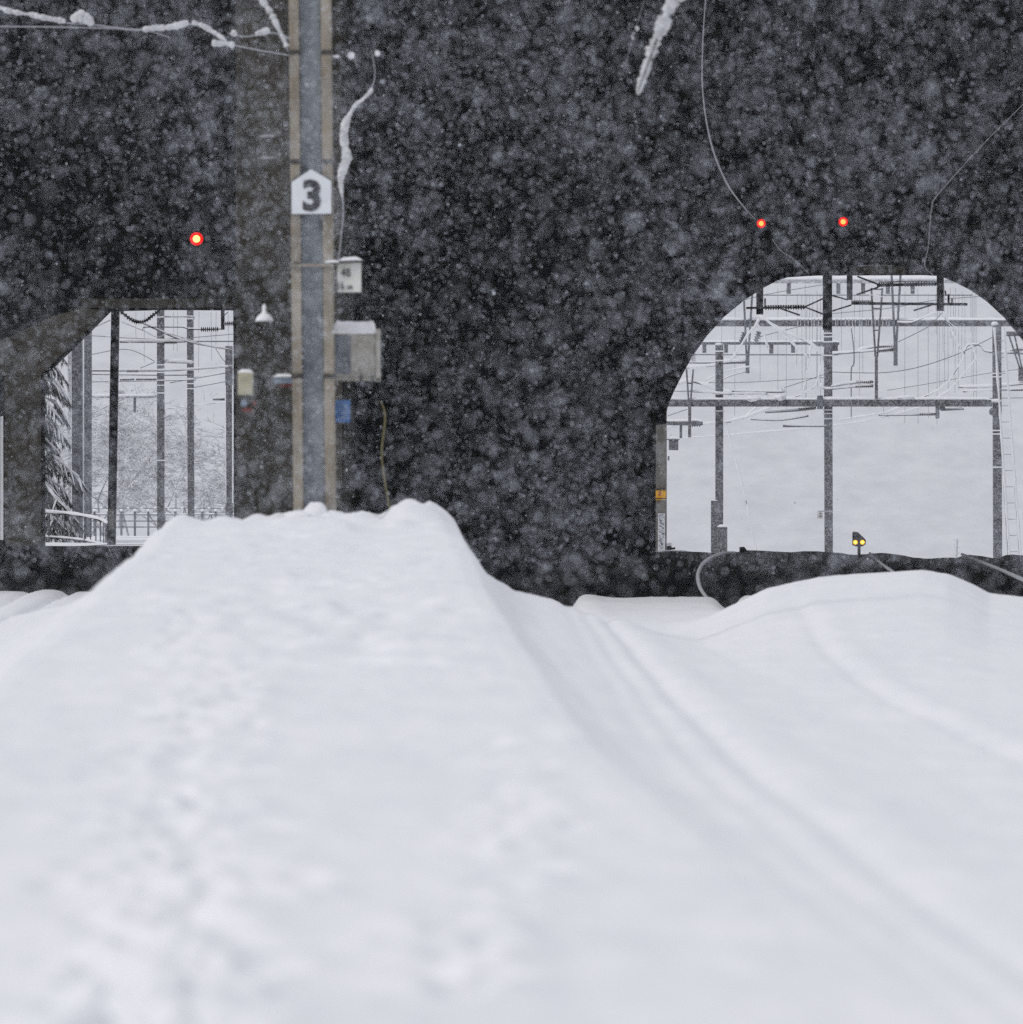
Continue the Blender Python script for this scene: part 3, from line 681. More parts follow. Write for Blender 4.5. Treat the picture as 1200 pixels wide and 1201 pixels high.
# ---------------------------------------------------------------- dark drop posts and insulators in the mouth of the arch
D = 146.0
tb = thing('catenary_support', 'black steel support with ribbed insulators across the top of the arch', 'catenary support', P(1000, 300, D))
b = MB(); b.box(P(880, 0, D).x, P(1112, 0, D).x, D, D + .25, zof_(306, D), zof_(296, D)); b.bar(P(900, 300, D + .12), P(900, 300, 150), .15, .15); b.bar(P(1090, 300, D + .12), P(1090, 300, 150), .15, .15); b.build('head_rail', M['black'], tb)
b = MB(); b.pbox(965, 975.5, 306, 387, D, .19); b.build('drop_post', M['pole_dark'], tb)
b = MB(); b.pbox(993, 999.5, 306, 352, D, .12); b.build('drop_post', M['pole_dark'], tb)
b = MB(); b.pbox(887, 895, 306, 369, D, .15); b.build('drop_post', M['black'], tb)
b = MB(); b.pbox(1098.5, 1106.5, 306, 365, D, .15); b.build('drop_post', M['black'], tb)
b = MB(); b.pbox(1000, 1062, 312.5, 321.8, D + .02, .2); b.build('cross_beam', M['flange'], tb)
b = MB(); b.snowstrip(P(1000, 312.5, D + .12), P(1050, 312.5, D + .12), .16, .045); b.build('snow_cover', M['snow_clump'], tb, smooth=True)
s = D / F
def strut(rows):
    b = MB()
    for (a, c, e, f, r) in rows: b.tube([P(a, c, D + .08), P(e, f, D + .08)], r * s, 6)
    b.build('strut', M['black'], tb)
strut([(875, 361.5, 945, 360.5, 1.3), (944, 360, 966, 350, .9), (944, 360.5, 966, 369, .9), (915, 362, 938, 370, 1.0)])
strut([(976, 347, 994, 352, .9), (976, 365, 998, 358, .9), (998, 356, 1134, 357.2, 1.6), (1071, 364.5, 1092, 358, 1.0)])
strut([(1005, 324.5, 1030, 334, 1.0), (1004, 346, 1030, 337, 1.0), (1028, 335, 1106, 333, 1.7)])
for (a, c, e, f, n) in ((897, 361, 944, 360.5, 16), (998, 355, 1024, 355.5, 11), (1030, 334.5, 1048, 333.5, 7), (1060, 333.8, 1098, 333.2, 12)):
    b = MB(); b.ribs(P(a, c, D + .08), P(e, f, D + .08), 1.2 * s, 3.1 * s, n, 8); b.build('insulator', M['black'], tb)
b = MB(); b.snowstrip(P(1030, 331.5, D + .08), P(1098, 330.5, D + .08), .05, .022); b.snowstrip(P(896, 358.8, D + .08), P(942, 358.2, D + .08), .04, .012); b.snowstrip(P(1000, 353, D + .08), P(1024, 353, D + .08), .04, .012)
b.build('snow_cover', M['snow_clump'], tb, smooth=True)
b = MB()
for (a, c, e, f, r) in ((897, 350, 897, 360, 1.0), (1112, 345, 1112, 356, 1.2), (1108, 341, 1109, 347, .9), (1116, 350, 1116, 356, .9), (1104, 333, 1104, 340, .6)):
    b.tube([P(a, c, D + .08), P(e, f, D + .08)], r * s, 6)
b.build('pin', M['black'], tb)

# ---------------------------------------------------------------- gantries beyond the arch
D = 180.0
g1 = thing('catenary_gantry', 'nearest grey gantry beyond the arch with a snow-topped beam and three poles', 'gantry', P(971, 648, D), 'gantries beyond the arch')
beam(g1, 745, 1163, 469, 477, D, 'steel_far', 3.2, dep=.2)
for (u, v0, v1, w, u2) in ((843.5, 405, 690, 9, 843.5), (970.5, 322, 690, 9.5, 972), (1168.5, 381, 690, 10, 1170)):
    b = MB(); pole_part(b, u, v0, v1, D + .25, w, u2); b.build('pole', M['steel_far'], g1)
for v in (393, 400, 483, 460, 440):
    pass
b = MB()
for (u, vs_) in ((970.7, (391, 395, 401, 481, 485, 491, 417)), (1169, (438, 442, 505, 509, 548)), (843.5, (412, 423, 462, 482))):
    for v in vs_: b.pbox(u - 5.6, u + 5.6, v - .8, v + .8, D + .10, .03)
b.build('snow_band', M['snow_clump'], g1)
b = MB(); b.blob(P(1166, 380, D + .2), .10, .1, .06); b.blob(P(843, 404, D + .2), .10, .1, .04); b.build('snow_cap', M['snow_clump'], g1, smooth=True)
b = MB(); b.blob(P(1164, 483, D - .1), .10, .05, .11); b.bar(P(1150, 474, D - .1), P(1172, 474, D - .1), .03, .03); b.build('clamp', M['steel_far'], g1)
b = MB(); b.pbox(958, 965, 464, 480, D - .12, .02); b.build('beam_splice', M['pole_mid'], g1)
b = MB(); b.pbox(1097, 1101.5, 477, 491, D - .06, .08); b.pbox(1102, 1108, 474, 481, D - .06, .08); b.build('drop_post', M['steel_far'], g1)
vhanger(g1, 1021.5, 1034.5, 338, 1027.5, 418, 468, D - .1, rungs=(.02, .3, .62, .95))
b = MB(); b.pbox(1019, 1024, 345, 348, D - .12, .04); b.snowstrip(P(1019, 346, D - .1), P(1037, 349, D - .1), .06, .03); b.build('snow_knob', M['snow_clump'], g1)
vhanger(g1, 805, 813, 433, 808.8, 470, 513, D - .1, rungs=(.45,), w=2, ww=3.6)
arm(g1, [[(1023, 448, D, .9), (995, 450, D, .9), (974, 454, D, .9)], [(1024, 452.5, D, .9), (1000, 454, D, .9), (968, 456.5, D, .9), (963, 450, D, .7)]], 1.3,
    ins=[((1004, 448, D), (1024, 448, D), .9, 2.0, 9), ((1003, 453.5, D), (1024, 453, D), .9, 2.0, 9)])
arm(g1, [[(787, 458.5, D, .7), (820, 460, D, .7), (858, 463, D, .7)], [(858, 459, D, 1.0), (916, 460, D, 1.0), (917, 457, D, 1.2)], [(858, 462, D, .8), (900, 462.5, D, .8)]], 1.2)
arm(g1, [[(897, 484, D, .9), (935, 481.5, D, 1.2), (957, 478.5, D, 1.4)]], .8, ins=[((936, 480.5, D), (956, 479, D), 1.2, 1.9, 7)])
arm(g1, [[(880, 492, D, .8), (915, 493, D, .8), (948, 488, D, 1.0)]], .8)
arm(g1, [[(918, 499.5, D, 1.6), (935, 500, D, 1.2), (970, 500, D, .9)]], .9)
arm(g1, [[(1030, 487.5, D, .7), (1060, 487, D, .8), (1097, 486, D, 1.3)], [(1103, 481, D, 1.2), (1130, 480, D, .8)]], .9, ins=[((1078, 486, D), (1097, 486, D), .9, 1.7, 7)])
b = MB(); b.blob(P(1062, 466, D - .1), .22, .1, .05); b.blob(P(1168, 470, D - .1), .14, .1, .05); b.blob(P(882, 468, D - .15), .16, .1, .07, j=.8); b.blob(P(915, 466, D - .15), .14, .1, .08, j=.8); b.build('snow_clump', M['snow_clump'], g1, smooth=True)
b = MB(); b.blob(P(844, 503, D), .09, .05, .08); b.build('pulley', M['pole_mid'], g1)

D = 205.0
g2 = thing('catenary_gantry', 'second gantry beyond the arch, thick beam with black and grey drop frames', 'gantry', P(1000, 660, D), 'gantries beyond the arch')
beam(g2, 755, 1250, 376, 383, D, 'steel_far', 3.5, dep=.2)
for u in (750, 1258):
    b = MB(); pole_part(b, u, 372, 700, D, 9); b.build('pole', M['steel_far'], g2)
vhanger(g2, 872, 882, 345, 876.5, 415, 438, D - .2, m='pole_mid', rungs=(.55,), w=2.4, ww=4.4)
vhanger(g2, 1045, 1056, 318, 1050, 398, 429, D - .2, m='pole_mid', rungs=(.5,), w=2.6, ww=4.6)
arm(g2, [[(876, 425, D, 1.7), (850, 425.5, D, 1.7), (838, 429, D, .9), (800, 432, D, .9)]], 1.8, ins=[((850, 425.3, D), (873, 425, D), 1.4, 2.1, 9)])
arm(g2, [[(796, 425.5, D, .8), (845, 425.8, D, .8)], [(876, 436, D, .5), (854, 442, D, .5), (838, 453, D, .4)]], .6)
arm(g2, [[(1049, 409, D, 1.2), (1020, 412, D, 1.0), (983, 415, D, 1.2), (966, 416.5, D, 1.2)], [(1049, 407, D, 1.2), (1030, 406.5, D, 1.2), (1006, 411, D, .8)]], 1.5,
    ins=[((1028, 412, D), (1048, 410.5, D), 1.1, 2.3, 9), ((1026, 407, D), (1046, 406.5, D), 1.1, 2.2, 9)])
b = MB()
for i in range(28):
    u = 935 + i * 4 + random.uniform(-1, 1); b.bar(P(u, 374, D - .12), P(u, 384, D - .12), .03, .03)
b.build('stay', M['steel_farther'], g2)

D = 235.0
g3 = thing('catenary_gantry', 'thin pale gantry beam with four short hanging posts, left half of the arch', 'gantry', P(979, 670, D), 'gantries beyond the arch')
beam(g3, 745, 984, 401.5, 404.5, D, 'steel_far', 2.6, dep=.15)
for u, v1, w in ((826, 414, 4.5), (851.5, 414, 4.5), (904.5, 415, 4.8), (930, 414, 4.5), (979, 417, 7)):
    b = MB(); b.pbox(u - w / 2, u + w / 2, 404.5, v1, D, .12); b.build('hanging_post', M['steel_far'], g3)
for u in (740, 971):
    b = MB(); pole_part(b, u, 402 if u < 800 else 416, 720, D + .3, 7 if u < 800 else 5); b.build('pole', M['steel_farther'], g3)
b = MB(); b.ribs(P(955, 404, D - .1), P(976, 404, D - .1), .05, .09, 5); b.build('insulator', M['steel_far'], g3)
arm(g3, [[(790, 416, D, .7), (974, 416.5, D, .7)]], 0)
b = MB(); b.pbox(811, 815.5, 414.5, 424, D, .1); b.build('hanging_post', M['steel_farther'], g3)

D = 265.0
g4 = thing('catenary_gantry', 'farthest pale gantry just under the crown of the arch', 'gantry', P(1010, 700, D), 'gantries beyond the arch')
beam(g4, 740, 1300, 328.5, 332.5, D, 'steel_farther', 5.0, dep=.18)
for u in (925, 983, 1012, 1041, 1070):
    b = MB(); b.pbox(u - 2.3, u + 2.3, 332.5, 345, D, .12); b.build('hanging_post', M['steel_far'], g4)
arm(g4, [[(890, 346.5, D, .6), (1140, 346.5, D, .6)]], 0, m='wire')
for u in (736, 1304):
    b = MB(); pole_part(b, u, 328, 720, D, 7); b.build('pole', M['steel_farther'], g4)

D = 190.0
bk = thing('signal_bracket', 'low bracket arm with hanging box at the left edge of the arch', 'bracket', P(760, 660, D))
beam(bk, 755, 824, 494.5, 499, D, 'steel_far', 3.0, dep=.12)
b = MB(); pole_part(b, 757, 470, 700, D, 8); b.build('pole', M['steel_far'], bk)
b = MB(); b.pbox(797, 800, 499, 514, D, .07); b.build('drop_post', M['pole_mid'], bk)
b = MB(); b.ribs(P(811, 497.5, D - .1), P(822, 497, D - .1), .05, .09, 4); b.build('insulator', M['pole_mid'], bk)
hb = thing('hanging_box', 'small grey snow-topped box below the bracket at the arch edge', 'box', P(790, 528, 188))
MB().pbox(784.5, 795.5, 515, 528, 188, .2).build('case', M['steel_far'], hb)
b = MB(); b.snowstrip(P(784, 514, 188.1), P(796, 514, 188.1), .2, .06); b.build('snow_cap', M['snow_clump'], hb, smooth=True)
b = MB(); b.bar(P(770, 515.5, 188), P(797, 515.5, 188), .04, .03); b.bar(P(784, 535, 188), P(784, 540, 188), .05, .05); b.build('bracket', M['wire'], hb)

for (nm, lab, u0, u1, v0, m, D_) in (('trackside_cabinet', 'narrow tall grey cabinet left of the first pole beyond the arch', 834, 841, 587, 'steel_far', 178),
                                ('trackside_cabinet', 'squat grey cabinet with white snow cap before the first pole beyond the arch', 841.5, 853, 618, 'steel_far', 176)):
    o = thing(nm, lab, 'cabinet', P((u0 + u1) / 2, 660, D_), 'trackside cabinets beyond the arch')
    MB().pbox(u0, u1, v0, 672, D_, .25).build('case', M[m], o, bevel=.01)
    b = MB(); b.pbox(u0 + 1, u1 - 1, v0 + 16, v0 + 17.2, D_ - .006, .005); b.build('door_seam', M['wire'], o)
    b = MB(); b.snowstrip(P(u0 - .6, v0, D_ + .12), P(u1 + .6, v0, D_ + .12), .26, .07 if u0 > 840 else .02); b.build('snow_cap', M['snow_clump'], o, smooth=True)
ps = thing('pole_sign', 'tiny pale sign on a bracket at the middle pole beyond the arch', 'sign', P(961, 608, 179))
MB().pbox(958, 965, 600, 608.5, 179, .02).build('board', M['board'], ps)
b = MB(); b.bar(P(960, 599.6, 179), P(977, 599.4, 179.1), .02, .03); b.build('bracket', M['wire_pale'], ps)
b = MB(); b.pbox(960.5, 963.5, 601.5, 603, 178.99, .004); b.pbox(960.5, 964, 604.5, 606.5, 178.99, .004); b.build('print', M['wire'], ps)

# ladder leaning by the right pole
D = 174.0
ld = thing('snowy_ladder', 'white snow-coated ladder leaning beside the right pole beyond the arch', 'ladder', P(1190, 655, D))
for (ua, ub, r) in ((1166, 1184.5, .9), (1177, 1198, .7)):
    b = MB(); b.tube([P(ua, 384, D), P(ub, 690, D)], r * D / F, 6); b.build('rail', M['wire_pale'], ld)
    b = MB(); b.tube([P(ua - .4 + .1 * k + (ub - ua) / 24 * k, 384 + 306 / 24 * k, D - .03) for k in range(25)], [random.uniform(.9, 1.9) * D / F for k in range(25)], 6); b.build('snow_cover', M['snow_clump'], ld, smooth=True)
b = MB()
for k in range(15):
    v = 400 + k * 19; t = (v - 384) / 306
    b.tube([P(1166 + 18.5 * t, v, D), P(1176 + 20 * t, v, D)], .5 * D / F, 5)
b.build('rung', M['wire_pale'], ld)
# lattice drop frame and arms at far right
D = 196.0
g5 = thing('catenary_mast', 'grey frame with insulated arms half hidden at the right edge of the arch', 'mast', P(1215, 660, D))
b = MB(); pole_part(b, 1222, 380, 700, D, 9); b.build('pole', M['steel_far'], g5)
b = MB(); b.pbox(1180, 1218, 389, 394.5, D, .12); b.build('cross_arm', M['steel_far'], g5)
vhanger(g5, 1183, 1189.5, 394, 1197, 433, 447, D - .1, rungs=(.5,), w=1.9, ww=6)
arm(g5, [[(1130, 415, D, .9), (1134, 406, D, .9), (1142, 404.5, D, .9), (1150, 406, D, .9), (1156, 412.5, D, .9), (1180, 412, D, .9), (1216, 408, D, 1.4)]], .9)
arm(g5, [[(1216, 416, D, 1.5), (1195, 414.5, D, 1.2), (1160, 413.5, D, .9)]], 1.5)
arm(g5, [[(1124, 454.5, D, .9), (1165, 453.5, D, .9), (1216, 449, D, 1.2)], [(1129, 459.5, D, .8), (1165, 458, D, .8), (1216, 457, D, 1.5)]], 1.5, ins=[((1186, 457, D), (1208, 457, D), 1.2, 1.9, 8)])

# ---------------------------------------------------------------- wires beyond the arch
def wire(rows, label, m='wire', snow=0, drops=None, group='wires beyond the arch', name='catenary_wire', r=.5, soft=True):
    o = thing(name, label, 'wire', P(*rows[0][0][:2], rows[0][0][2]), group)
    b = MB(); sn = MB()
    for row in rows:
        sp = smoothpts(row, 6) if (len(row) > 2 and soft) else row
        b.tube([P(*q[:3]) for q in sp], [(q[3] if len(q) > 3 else r) * q[2] / F for q in sp], 5)
        if snow:
            ps = []
            for i in range(len(sp) - 1):
                for k in range(4): ps.append(P(*[sp[i][j] + (sp[i + 1][j] - sp[i][j]) * k / 4 - (snow * .55 if j == 1 else 0) for j in range(3)]))
            ps.append(P(sp[-1][0], sp[-1][1] - snow * .55, sp[-1][2]))
            sn.tube(ps, [1.4 * snow * max(.25, 1 + .8 * mnoise.noise(q * 3)) * q.y / F for q in ps], 5)
    b.build('strand', M[m], o, smooth=True)
    if snow: sn.build('snow_cover', M['snow_clump'], o, smooth=True)
    if drops:
        for (u, v0, v1, d) in drops:
            b = MB(); b.tube([P(u, v0, d), P(u + random.uniform(-.8, .8), v1, d)], .2 * d / F, 4); b.build('dropper', M['wire'], o)
    return o
d = 192
wire([[(890, 371, d, .7), (920, 390, d, .8), (935, 396, d, .8), (952, 404, d, .9), (966, 419, d, 1.0)], [(900, 378, d, .6), (918, 392, d, .6), (934, 408, d, .6), (948, 420, d, .7)]], 'pair of snow-lined wires slanting down to the middle pole', snow=1.1, soft=False)
wire([[(951, 406, d, .8), (948, 425, d, .7), (945, 444, d, .6), (941, 462, d, .6)], [(965, 420, d, .8), (961, 438, d, .6), (956, 453, d, .6), (940, 463, d, .7), (925, 468, d, .9)]], 'pair of bent steel loops left of the middle pole', snow=.7, soft=False)
wire([[(925, 468, d, .9), (905, 478, d, 1), (885, 486, d, 1.1), (868, 492, d, 1.1), (840, 497, d, 1.2), (808, 499, d, 1.2), (782, 502, d, 1), (760, 505, d, 1)]], 'thick snow-laden wire running low to the left edge of the arch', snow=2.0)
wire([[(875, 488, d, .8), (890, 475, d, .8), (902, 462, d, .7)]], 'short snow-crusted stay crossing the near beam', snow=1.0)
wire([[(760, 517, d), (795, 515, d), (860, 510, d), (920, 505, d), (972, 500, d), (1010, 495, d), (1050, 486, d), (1085, 476, d), (1100, 466, d), (1112, 459, d), (1122, 448, d), (1145, 421, d), (1141, 408, d), (1130, 393, d), (1112, 378, d), (1106, 366, d)]], 'long looping snow-lined wire sweeping up on the right', snow=.8, soft=False, drops=[(1036, 477, 489, d)])
wire([[(983, 493, d, .7), (1010, 489, d, .7), (1040, 484, d, .7), (1060, 476, d, .7), (1080, 467, d, .7), (1100, 458, d, .7), (1112, 448, d, .7), (1129, 422, d, .7), (1130, 418, d, .6), (1112, 380, d, .7), (1106, 370, d, .7)]], 'inner looping wire on the right, bent like a diamond', snow=.8, soft=False)
wire([[(966, 436, d, .5), (1000, 437.3, d, .5), (1040, 437, d, .5), (1080, 430, d, .5), (1125, 414.5, d, .5), (1165, 395, d, .5)]], 'thin wire arching across the right half of the opening')
wire([[(1104, 367, d, .5), (1090, 382, d, .5), (1070, 393, d, .5), (1053, 401, d, .5)]], 'short slanting wire from the black drop post to the grey frame')
wire([[(1052, 378, d, .8), (1070, 378, d, .9), (1085, 372, d, .6), (1098, 367, d, .6)]], 'short icy wire over the second gantry beam', snow=.9)
wire([[(998, 385, d, .6), (1001, 410, d, .7), (1001, 427, d, .8), (998, 434, d, .8), (998, 470, d, .7), (998, 492, d, .6)]], 'vertical kinked feeder wire between middle pole and grey frame', m='wire')
wire([[(916, 456, d, .4), (950, 445, d, .4), (970, 438, d, .4)]], 'faint wire rising to the middle pole')
wire([[(845, 478, d, .8), (860, 530, d, .6), (876, 592, d, .8), (882, 625, d, .7), (887, 645, d, .5)]], 'snow-dotted guy wire slanting down right of the first pole', snow=.8)
wire([[(783, 488, d, .4), (806, 480, d, .4)]], 'tiny wire piece at the left jamb of the arch')
wire([[(790, 452, d, .7), (810, 448, d, 1.3), (826, 452, d, 1.0), (845, 459, d, .9), (856, 462, d, .8)]], 'lumpy snow-covered wire left of the first pole', snow=2.2)
wire([[(828, 446, d, .6), (850, 436, d, .6), (880, 430, d, .4)], [(824, 451, d, .5), (850, 442, d, .5)]], 'two icy stays fanning from the first pole', snow=.7)
wire([[(890, 374, d, .9), (885, 384, d, .8), (877, 392, d, .5), (866, 410, d, .6), (856, 424, d, .5)], [(886, 380, d, .6), (895, 390, d, .6), (900, 408, d, .5)]], 'snowy stays spreading below the left black post', snow=1.0, soft=False)
wire([[(780, 447, 240, .4), (860, 449, 240, .4), (966, 443, 240, .4)]], 'faint far wire left of the middle pole')
wire([[(888, 396, 240, .45), (918, 388, 240, .45), (960, 378, 240, .4)]], 'faint far wire rising under the second beam')
wire([[(1040, 458, 240, .35), (1090, 450, 240, .35), (1165, 437, 240, .35), (1230, 430, 240, .35)]], 'faint far wire right of the grey frame')
rr = random.Random(3)
for (name_, lst) in (('faint far wire across the top left of the arch', [(830, 372), (880, 350), (966, 334)]), ('faint far wire across the top right of the arch', [(976, 368), (1040, 362), (1100, 352), (1180, 346)])):
    wire([[(u, v, 250, .45) for u, v in lst]], name_)
wire([[(760, 474, 228, .4), (1240, 466, 228, .4)]], 'level contact wire behind the near beam with long thin droppers', drops=[(u, rr.uniform(334, 345), rr.choice((rr.uniform(395, 430), rr.uniform(430, 465), rr.uniform(476, 500))), 228) for u in (846, 862, 891, 912, 922, 944, 958, 1008, 1011, 1061, 1076, 1088, 1099, 1107, 1114, 1120, 1128, 1140, 1144)])
wire([[(870, 376, 222, .35), (1160, 376, 222, .35)]], 'level upper wire along the second beam with close droppers', drops=[(u, 345, rr.uniform(380, 470), 222) for u in (935, 940, 946, 949, 953, 958, 962, 987, 1002, 1097, 1101, 1105, 1111, 1118, 1124, 1131, 1138, 1142)])
# insulator pair hanging by the left V frame
o = thing('hanging_insulator', 'left one of two insulators hanging either side of the black V frame', 'insulator', P(871, 402, 200), 'insulators by the V frame')
b = MB(); b.ribs(P(873, 390, 200), P(869, 402, 200), .04, .09, 4); b.build('discs', M['pole_mid'], o)
o = thing('hanging_insulator', 'right one of two insulators hanging either side of the black V frame', 'insulator', P(887, 402, 200), 'insulators by the V frame')
b = MB(); b.ribs(P(890, 389, 200), P(886, 401, 200), .04, .09, 4); b.build('discs', M['pole_mid'], o)

tw = thing('bare_sapling', 'tiny leafless sapling standing in the snow at the right of the arch', 'sapling', P(1122, 655, 156))
b = MB(); b.tube([P(1122, 660, 156), P(1122.5, 632, 156)], .006, 4)
for k in range(7):
    v = 636 + k * 3; sgn = 1 if k % 2 else -1; b.tube([P(1122, v, 156), P(1122 + sgn * rr.uniform(2, 4), v - rr.uniform(3, 6), 156)], .003, 3)
b.build('stem', M['wire'], tw)

# ---------------------------------------------------------------- beyond the left opening
def lpole(u_top, u_bot, v_top, v_bot, D, w, m, label):
    o = thing('catenary_pole', label, 'pole', P(u_bot, v_bot, D), 'poles beyond the left opening')
    b = MB(); pole_part(b, u_top, v_top, v_bot, D, w, u_bot); b.build('shaft', M[m], o)
    return o
p1 = lpole(137.2, 131, 300, 650, 153, 9.6, 'pole_dark', 'darkest pole, standing nearest behind the left opening')
b = MB(); b.pbox(128, 133.8, 596, 621, 152.82, .02); b.build('pale_band', M['box_yellowish'], p1)
p2 = lpole(90.5, 91.5, 340, 640, 181, 12, 'pole_mid', 'broad dark grey pole rising out of the snowy conifer')
b = MB(); b.tube([P(97.6, 340, 180.9), P(98.2, 612, 180.9)], .017, 5); b.build('snow_edge', M['snow_clump'], p2)
p3 = lpole(104, 103.5, 340, 630, 186, 8.6, 'pole_mid', 'grey pole just right of the broad dark grey one')
p4 = lpole(189, 189, 340, 640, 172, 8.4, 'steel_far', 'speckled grey pole in the middle of the left opening')
p5 = lpole(223.5, 224.5, 340, 612, 185, 7.6, 'steel_far', 'speckled grey pole right of the middle one, base behind the fence')
p6 = lpole(269, 269, 406, 635, 176, 8.4, 'steel_far', 'speckled pole touching the right jamb of the left opening')
p7 = lpole(142.5, 143, 458, 620, 225, 6.4, 'steel_farther', 'faint pale pole far behind the darkest pole')
p8 = lpole(82, 82, 380, 620, 215, 3.6, 'steel_farther', 'faint thin pole between conifer and broad grey pole')
b = MB()
for v in (372, 401, 428, 437, 446, 452, 461, 540): b.pbox(184.6, 193.4, v - .7, v + .7, 171.88, .03)
b.build('snow_band', M['snow_clump'], p4)
b = MB()
for v in (374, 385, 434, 444, 450, 456): b.pbox(219.6, 228, v - .7, v + .7, 184.88, .03)
b.build('snow_band', M['snow_clump'], p5)
b = MB(); b.tube([P(265, 452, 175.9), P(265.4, 590, 175.9)], .012, 4); b.tube([P(273, 452, 175.9), P(273, 590, 175.9)], .012, 4); b.build('conduit', M['snow_clump'], p6)
arm(p1, [[(141, 401.3, 165, 1.1), (200, 401.3, 165, 1.1), (218, 401, 165, .9)]], 1.7, m='wire', ins=[((193, 401.8, 165), (208, 401.8, 165), 1.0, 2.2, 9)])
arm(p1, [[(155, 373, 165, .5), (185, 387, 165, 1.1), (220, 401, 165, .8), (273, 411, 165, .5)]], .8)
arm(p6, [[(226, 400.5, 176, .8), (285, 400.5, 176, .8)]], .4, m='wire')
arm(p4, [[(108, 435, 170, .9), (190, 435, 170, .9), (226, 433.5, 170, .7), (273, 430, 170, .7)]], 1.1, m='wire', ins=[((149, 435.4, 170), (163, 435.4, 170), .9, 1.8, 8)])
arm(p4, [[(192, 425, 172, .7), (210, 425.2, 172, 1.2), (228, 426, 172, .5)]], 1.6)
arm(p4, [[(141, 445.5, 174, 1.0), (158, 445, 174, 1.0)], [(160, 445, 174, 1.0), (184, 445, 174, 1.0)], [(108, 448, 174, .5), (230, 446, 174, .5)]], .5, m='steel_far')
arm(p5, [[(108, 439, 185, .7), (175, 440, 185, .8), (226, 440, 185, .8)], [(200, 449, 185, .6), (240, 442, 185, .6), (273, 436, 185, .8)]], .8)
arm(p5, [[(108, 465.5, 190, 1.6), (184, 465.5, 190, 1.6)]], 1.3, m='steel_farther', name='lattice_beam')
b = MB(); b.pbox(157, 160, 466, 484, 190, .06); b.build('hanging_post', M['pole_mid'], p5)
arm(p5, [[(108, 485, 190, .6), (145, 468, 190, .6)], [(108, 493, 190, .6), (146, 512, 190, .6)]], .4, m='steel_farther', name='brace')
arm(p4, [[(190, 372, 172, .6), (226, 372, 172, 1.0), (226, 376, 172, .6)]], .5, m='steel_farther')
arm(p6, [[(250, 468.5, 176, 1.2), (264, 468.5, 176, 1.4)]], .6, m='pole_mid')
D = 141.5
lk = thing('catenary_bracket', 'black insulated bracket hanging inside the top of the left opening', 'bracket', P(262, 364, D))
b = MB(); b.pbox(259.6, 263.8, 355, 387, D, .07); b.build('drop_post', M['black'], lk)
b = MB(); s = D / F
b.tube([P(u, v, D + .05) for u, v in ((168, 387.5), (168.5, 384), (190, 383.8), (215, 384), (222, 386.5), (236, 386.8), (261, 386.2))], .55 * s, 6); b.tube([P(263, 371, D + .05), P(268, 366, D + .05)], .5 * s, 5); b.tube([P(263, 380, D + .05), P(276, 380, D + .05)], .5 * s, 5)
b.build('rod', M['black'], lk)
b = MB(); b.ribs(P(236, 386.7, D + .05), P(257, 386.3, D + .05), .8 * s, 3.0 * s, 9); b.build('insulator', M['black'], lk)
b = MB(); b.ribs(P(264.5, 380, D + .05), P(275, 379.6, D + .05), .8 * s, 3.0 * s, 5); b.build('insulator', M['black'], lk)
ch = thing('insulator_chain', 'sagging black insulator chain under the lintel of the left opening', 'insulator', P(141, 363, D))
pts = smoothpts([(140, 363.5), (150, 372), (158, 377), (165, 378), (172, 376), (180, 370), (188, 364)], 9)
b = MB(); b.tube([P(u, v, D + .3) for u, v in pts], [(3.0 if i % 3 == 1 else 1.2) * s for i in range(len(pts))], 8); b.build('discs', M['black'], ch)
lw = 'wires beyond the left opening'
for i, (row, lab, sn) in enumerate((
    ([(143, 378, 162), (168, 388, 162), (186, 396, 162), (200, 392, 162), (240, 405, 162)], 'looped wire below the sagging insulator chain', .5),
    ([(60, 385, 160), (110, 372, 160), (133, 362, 160)], 'thick snowy wire rising beside the left chamfer', 1.2),
    ([(80, 398, 160), (130, 376, 160)], 'second wire rising beside the left chamfer', .6),
    ([(108, 394, 210), (190, 398, 210), (275, 392, 210)], 'faint wire above the snow-topped arm', 0),
    ([(108, 416, 210), (150, 410, 210), (182, 424, 210)], 'faint wire meeting the short snowy arm', 0),
    ([(165, 432, 200), (182, 425, 200)], 'short faint stay under the snowy arm', 0),
    ([(226, 455, 215), (275, 446, 215)], 'faint wire behind the right speckled poles', 0),
    ([(108, 482, 230), (190, 480, 230), (275, 470, 230)], 'faint far wire below the lattice beam', .4),
    ([(108, 541, 225), (190, 542, 225), (275, 533, 225)], 'snowy far wire halfway down the left opening', .8),
    ([(108, 560, 235), (190, 562, 235), (275, 556, 235)], 'faint far wire low in the left opening', .5),
    ([(253, 408, 165), (262, 422, 165), (275, 434, 165)], 'short slanting wire by the right jamb of the left opening', .3))):
    wire([[(u, v, dd, .45) for u, v, dd in row]], lab, snow=sn, group=lw,
         drops=[(u, 366, 366 + rr.uniform(30, 75), 210) for u in ((160, 170, 204, 209, 234, 248, 254, 268) if i == 3 else ())])

sp_ = thing('snowy_post', 'white snow-plastered post filling the narrow slit at the far left edge', 'post', P(1, 650, 162))  # added board; its white stands for daylight in the slit
b = MB(); b.pbox(-5, 4.2, 470, 660, 162, .2); b.build('snow_coat', M['snow_clump'], sp_)
b = MB(); b.pbox(4.3, 7.5, 466, 660, 162.05, .12); b.build('shaft', M['pole_dark'], sp_)  # dark line down the right side of the added board
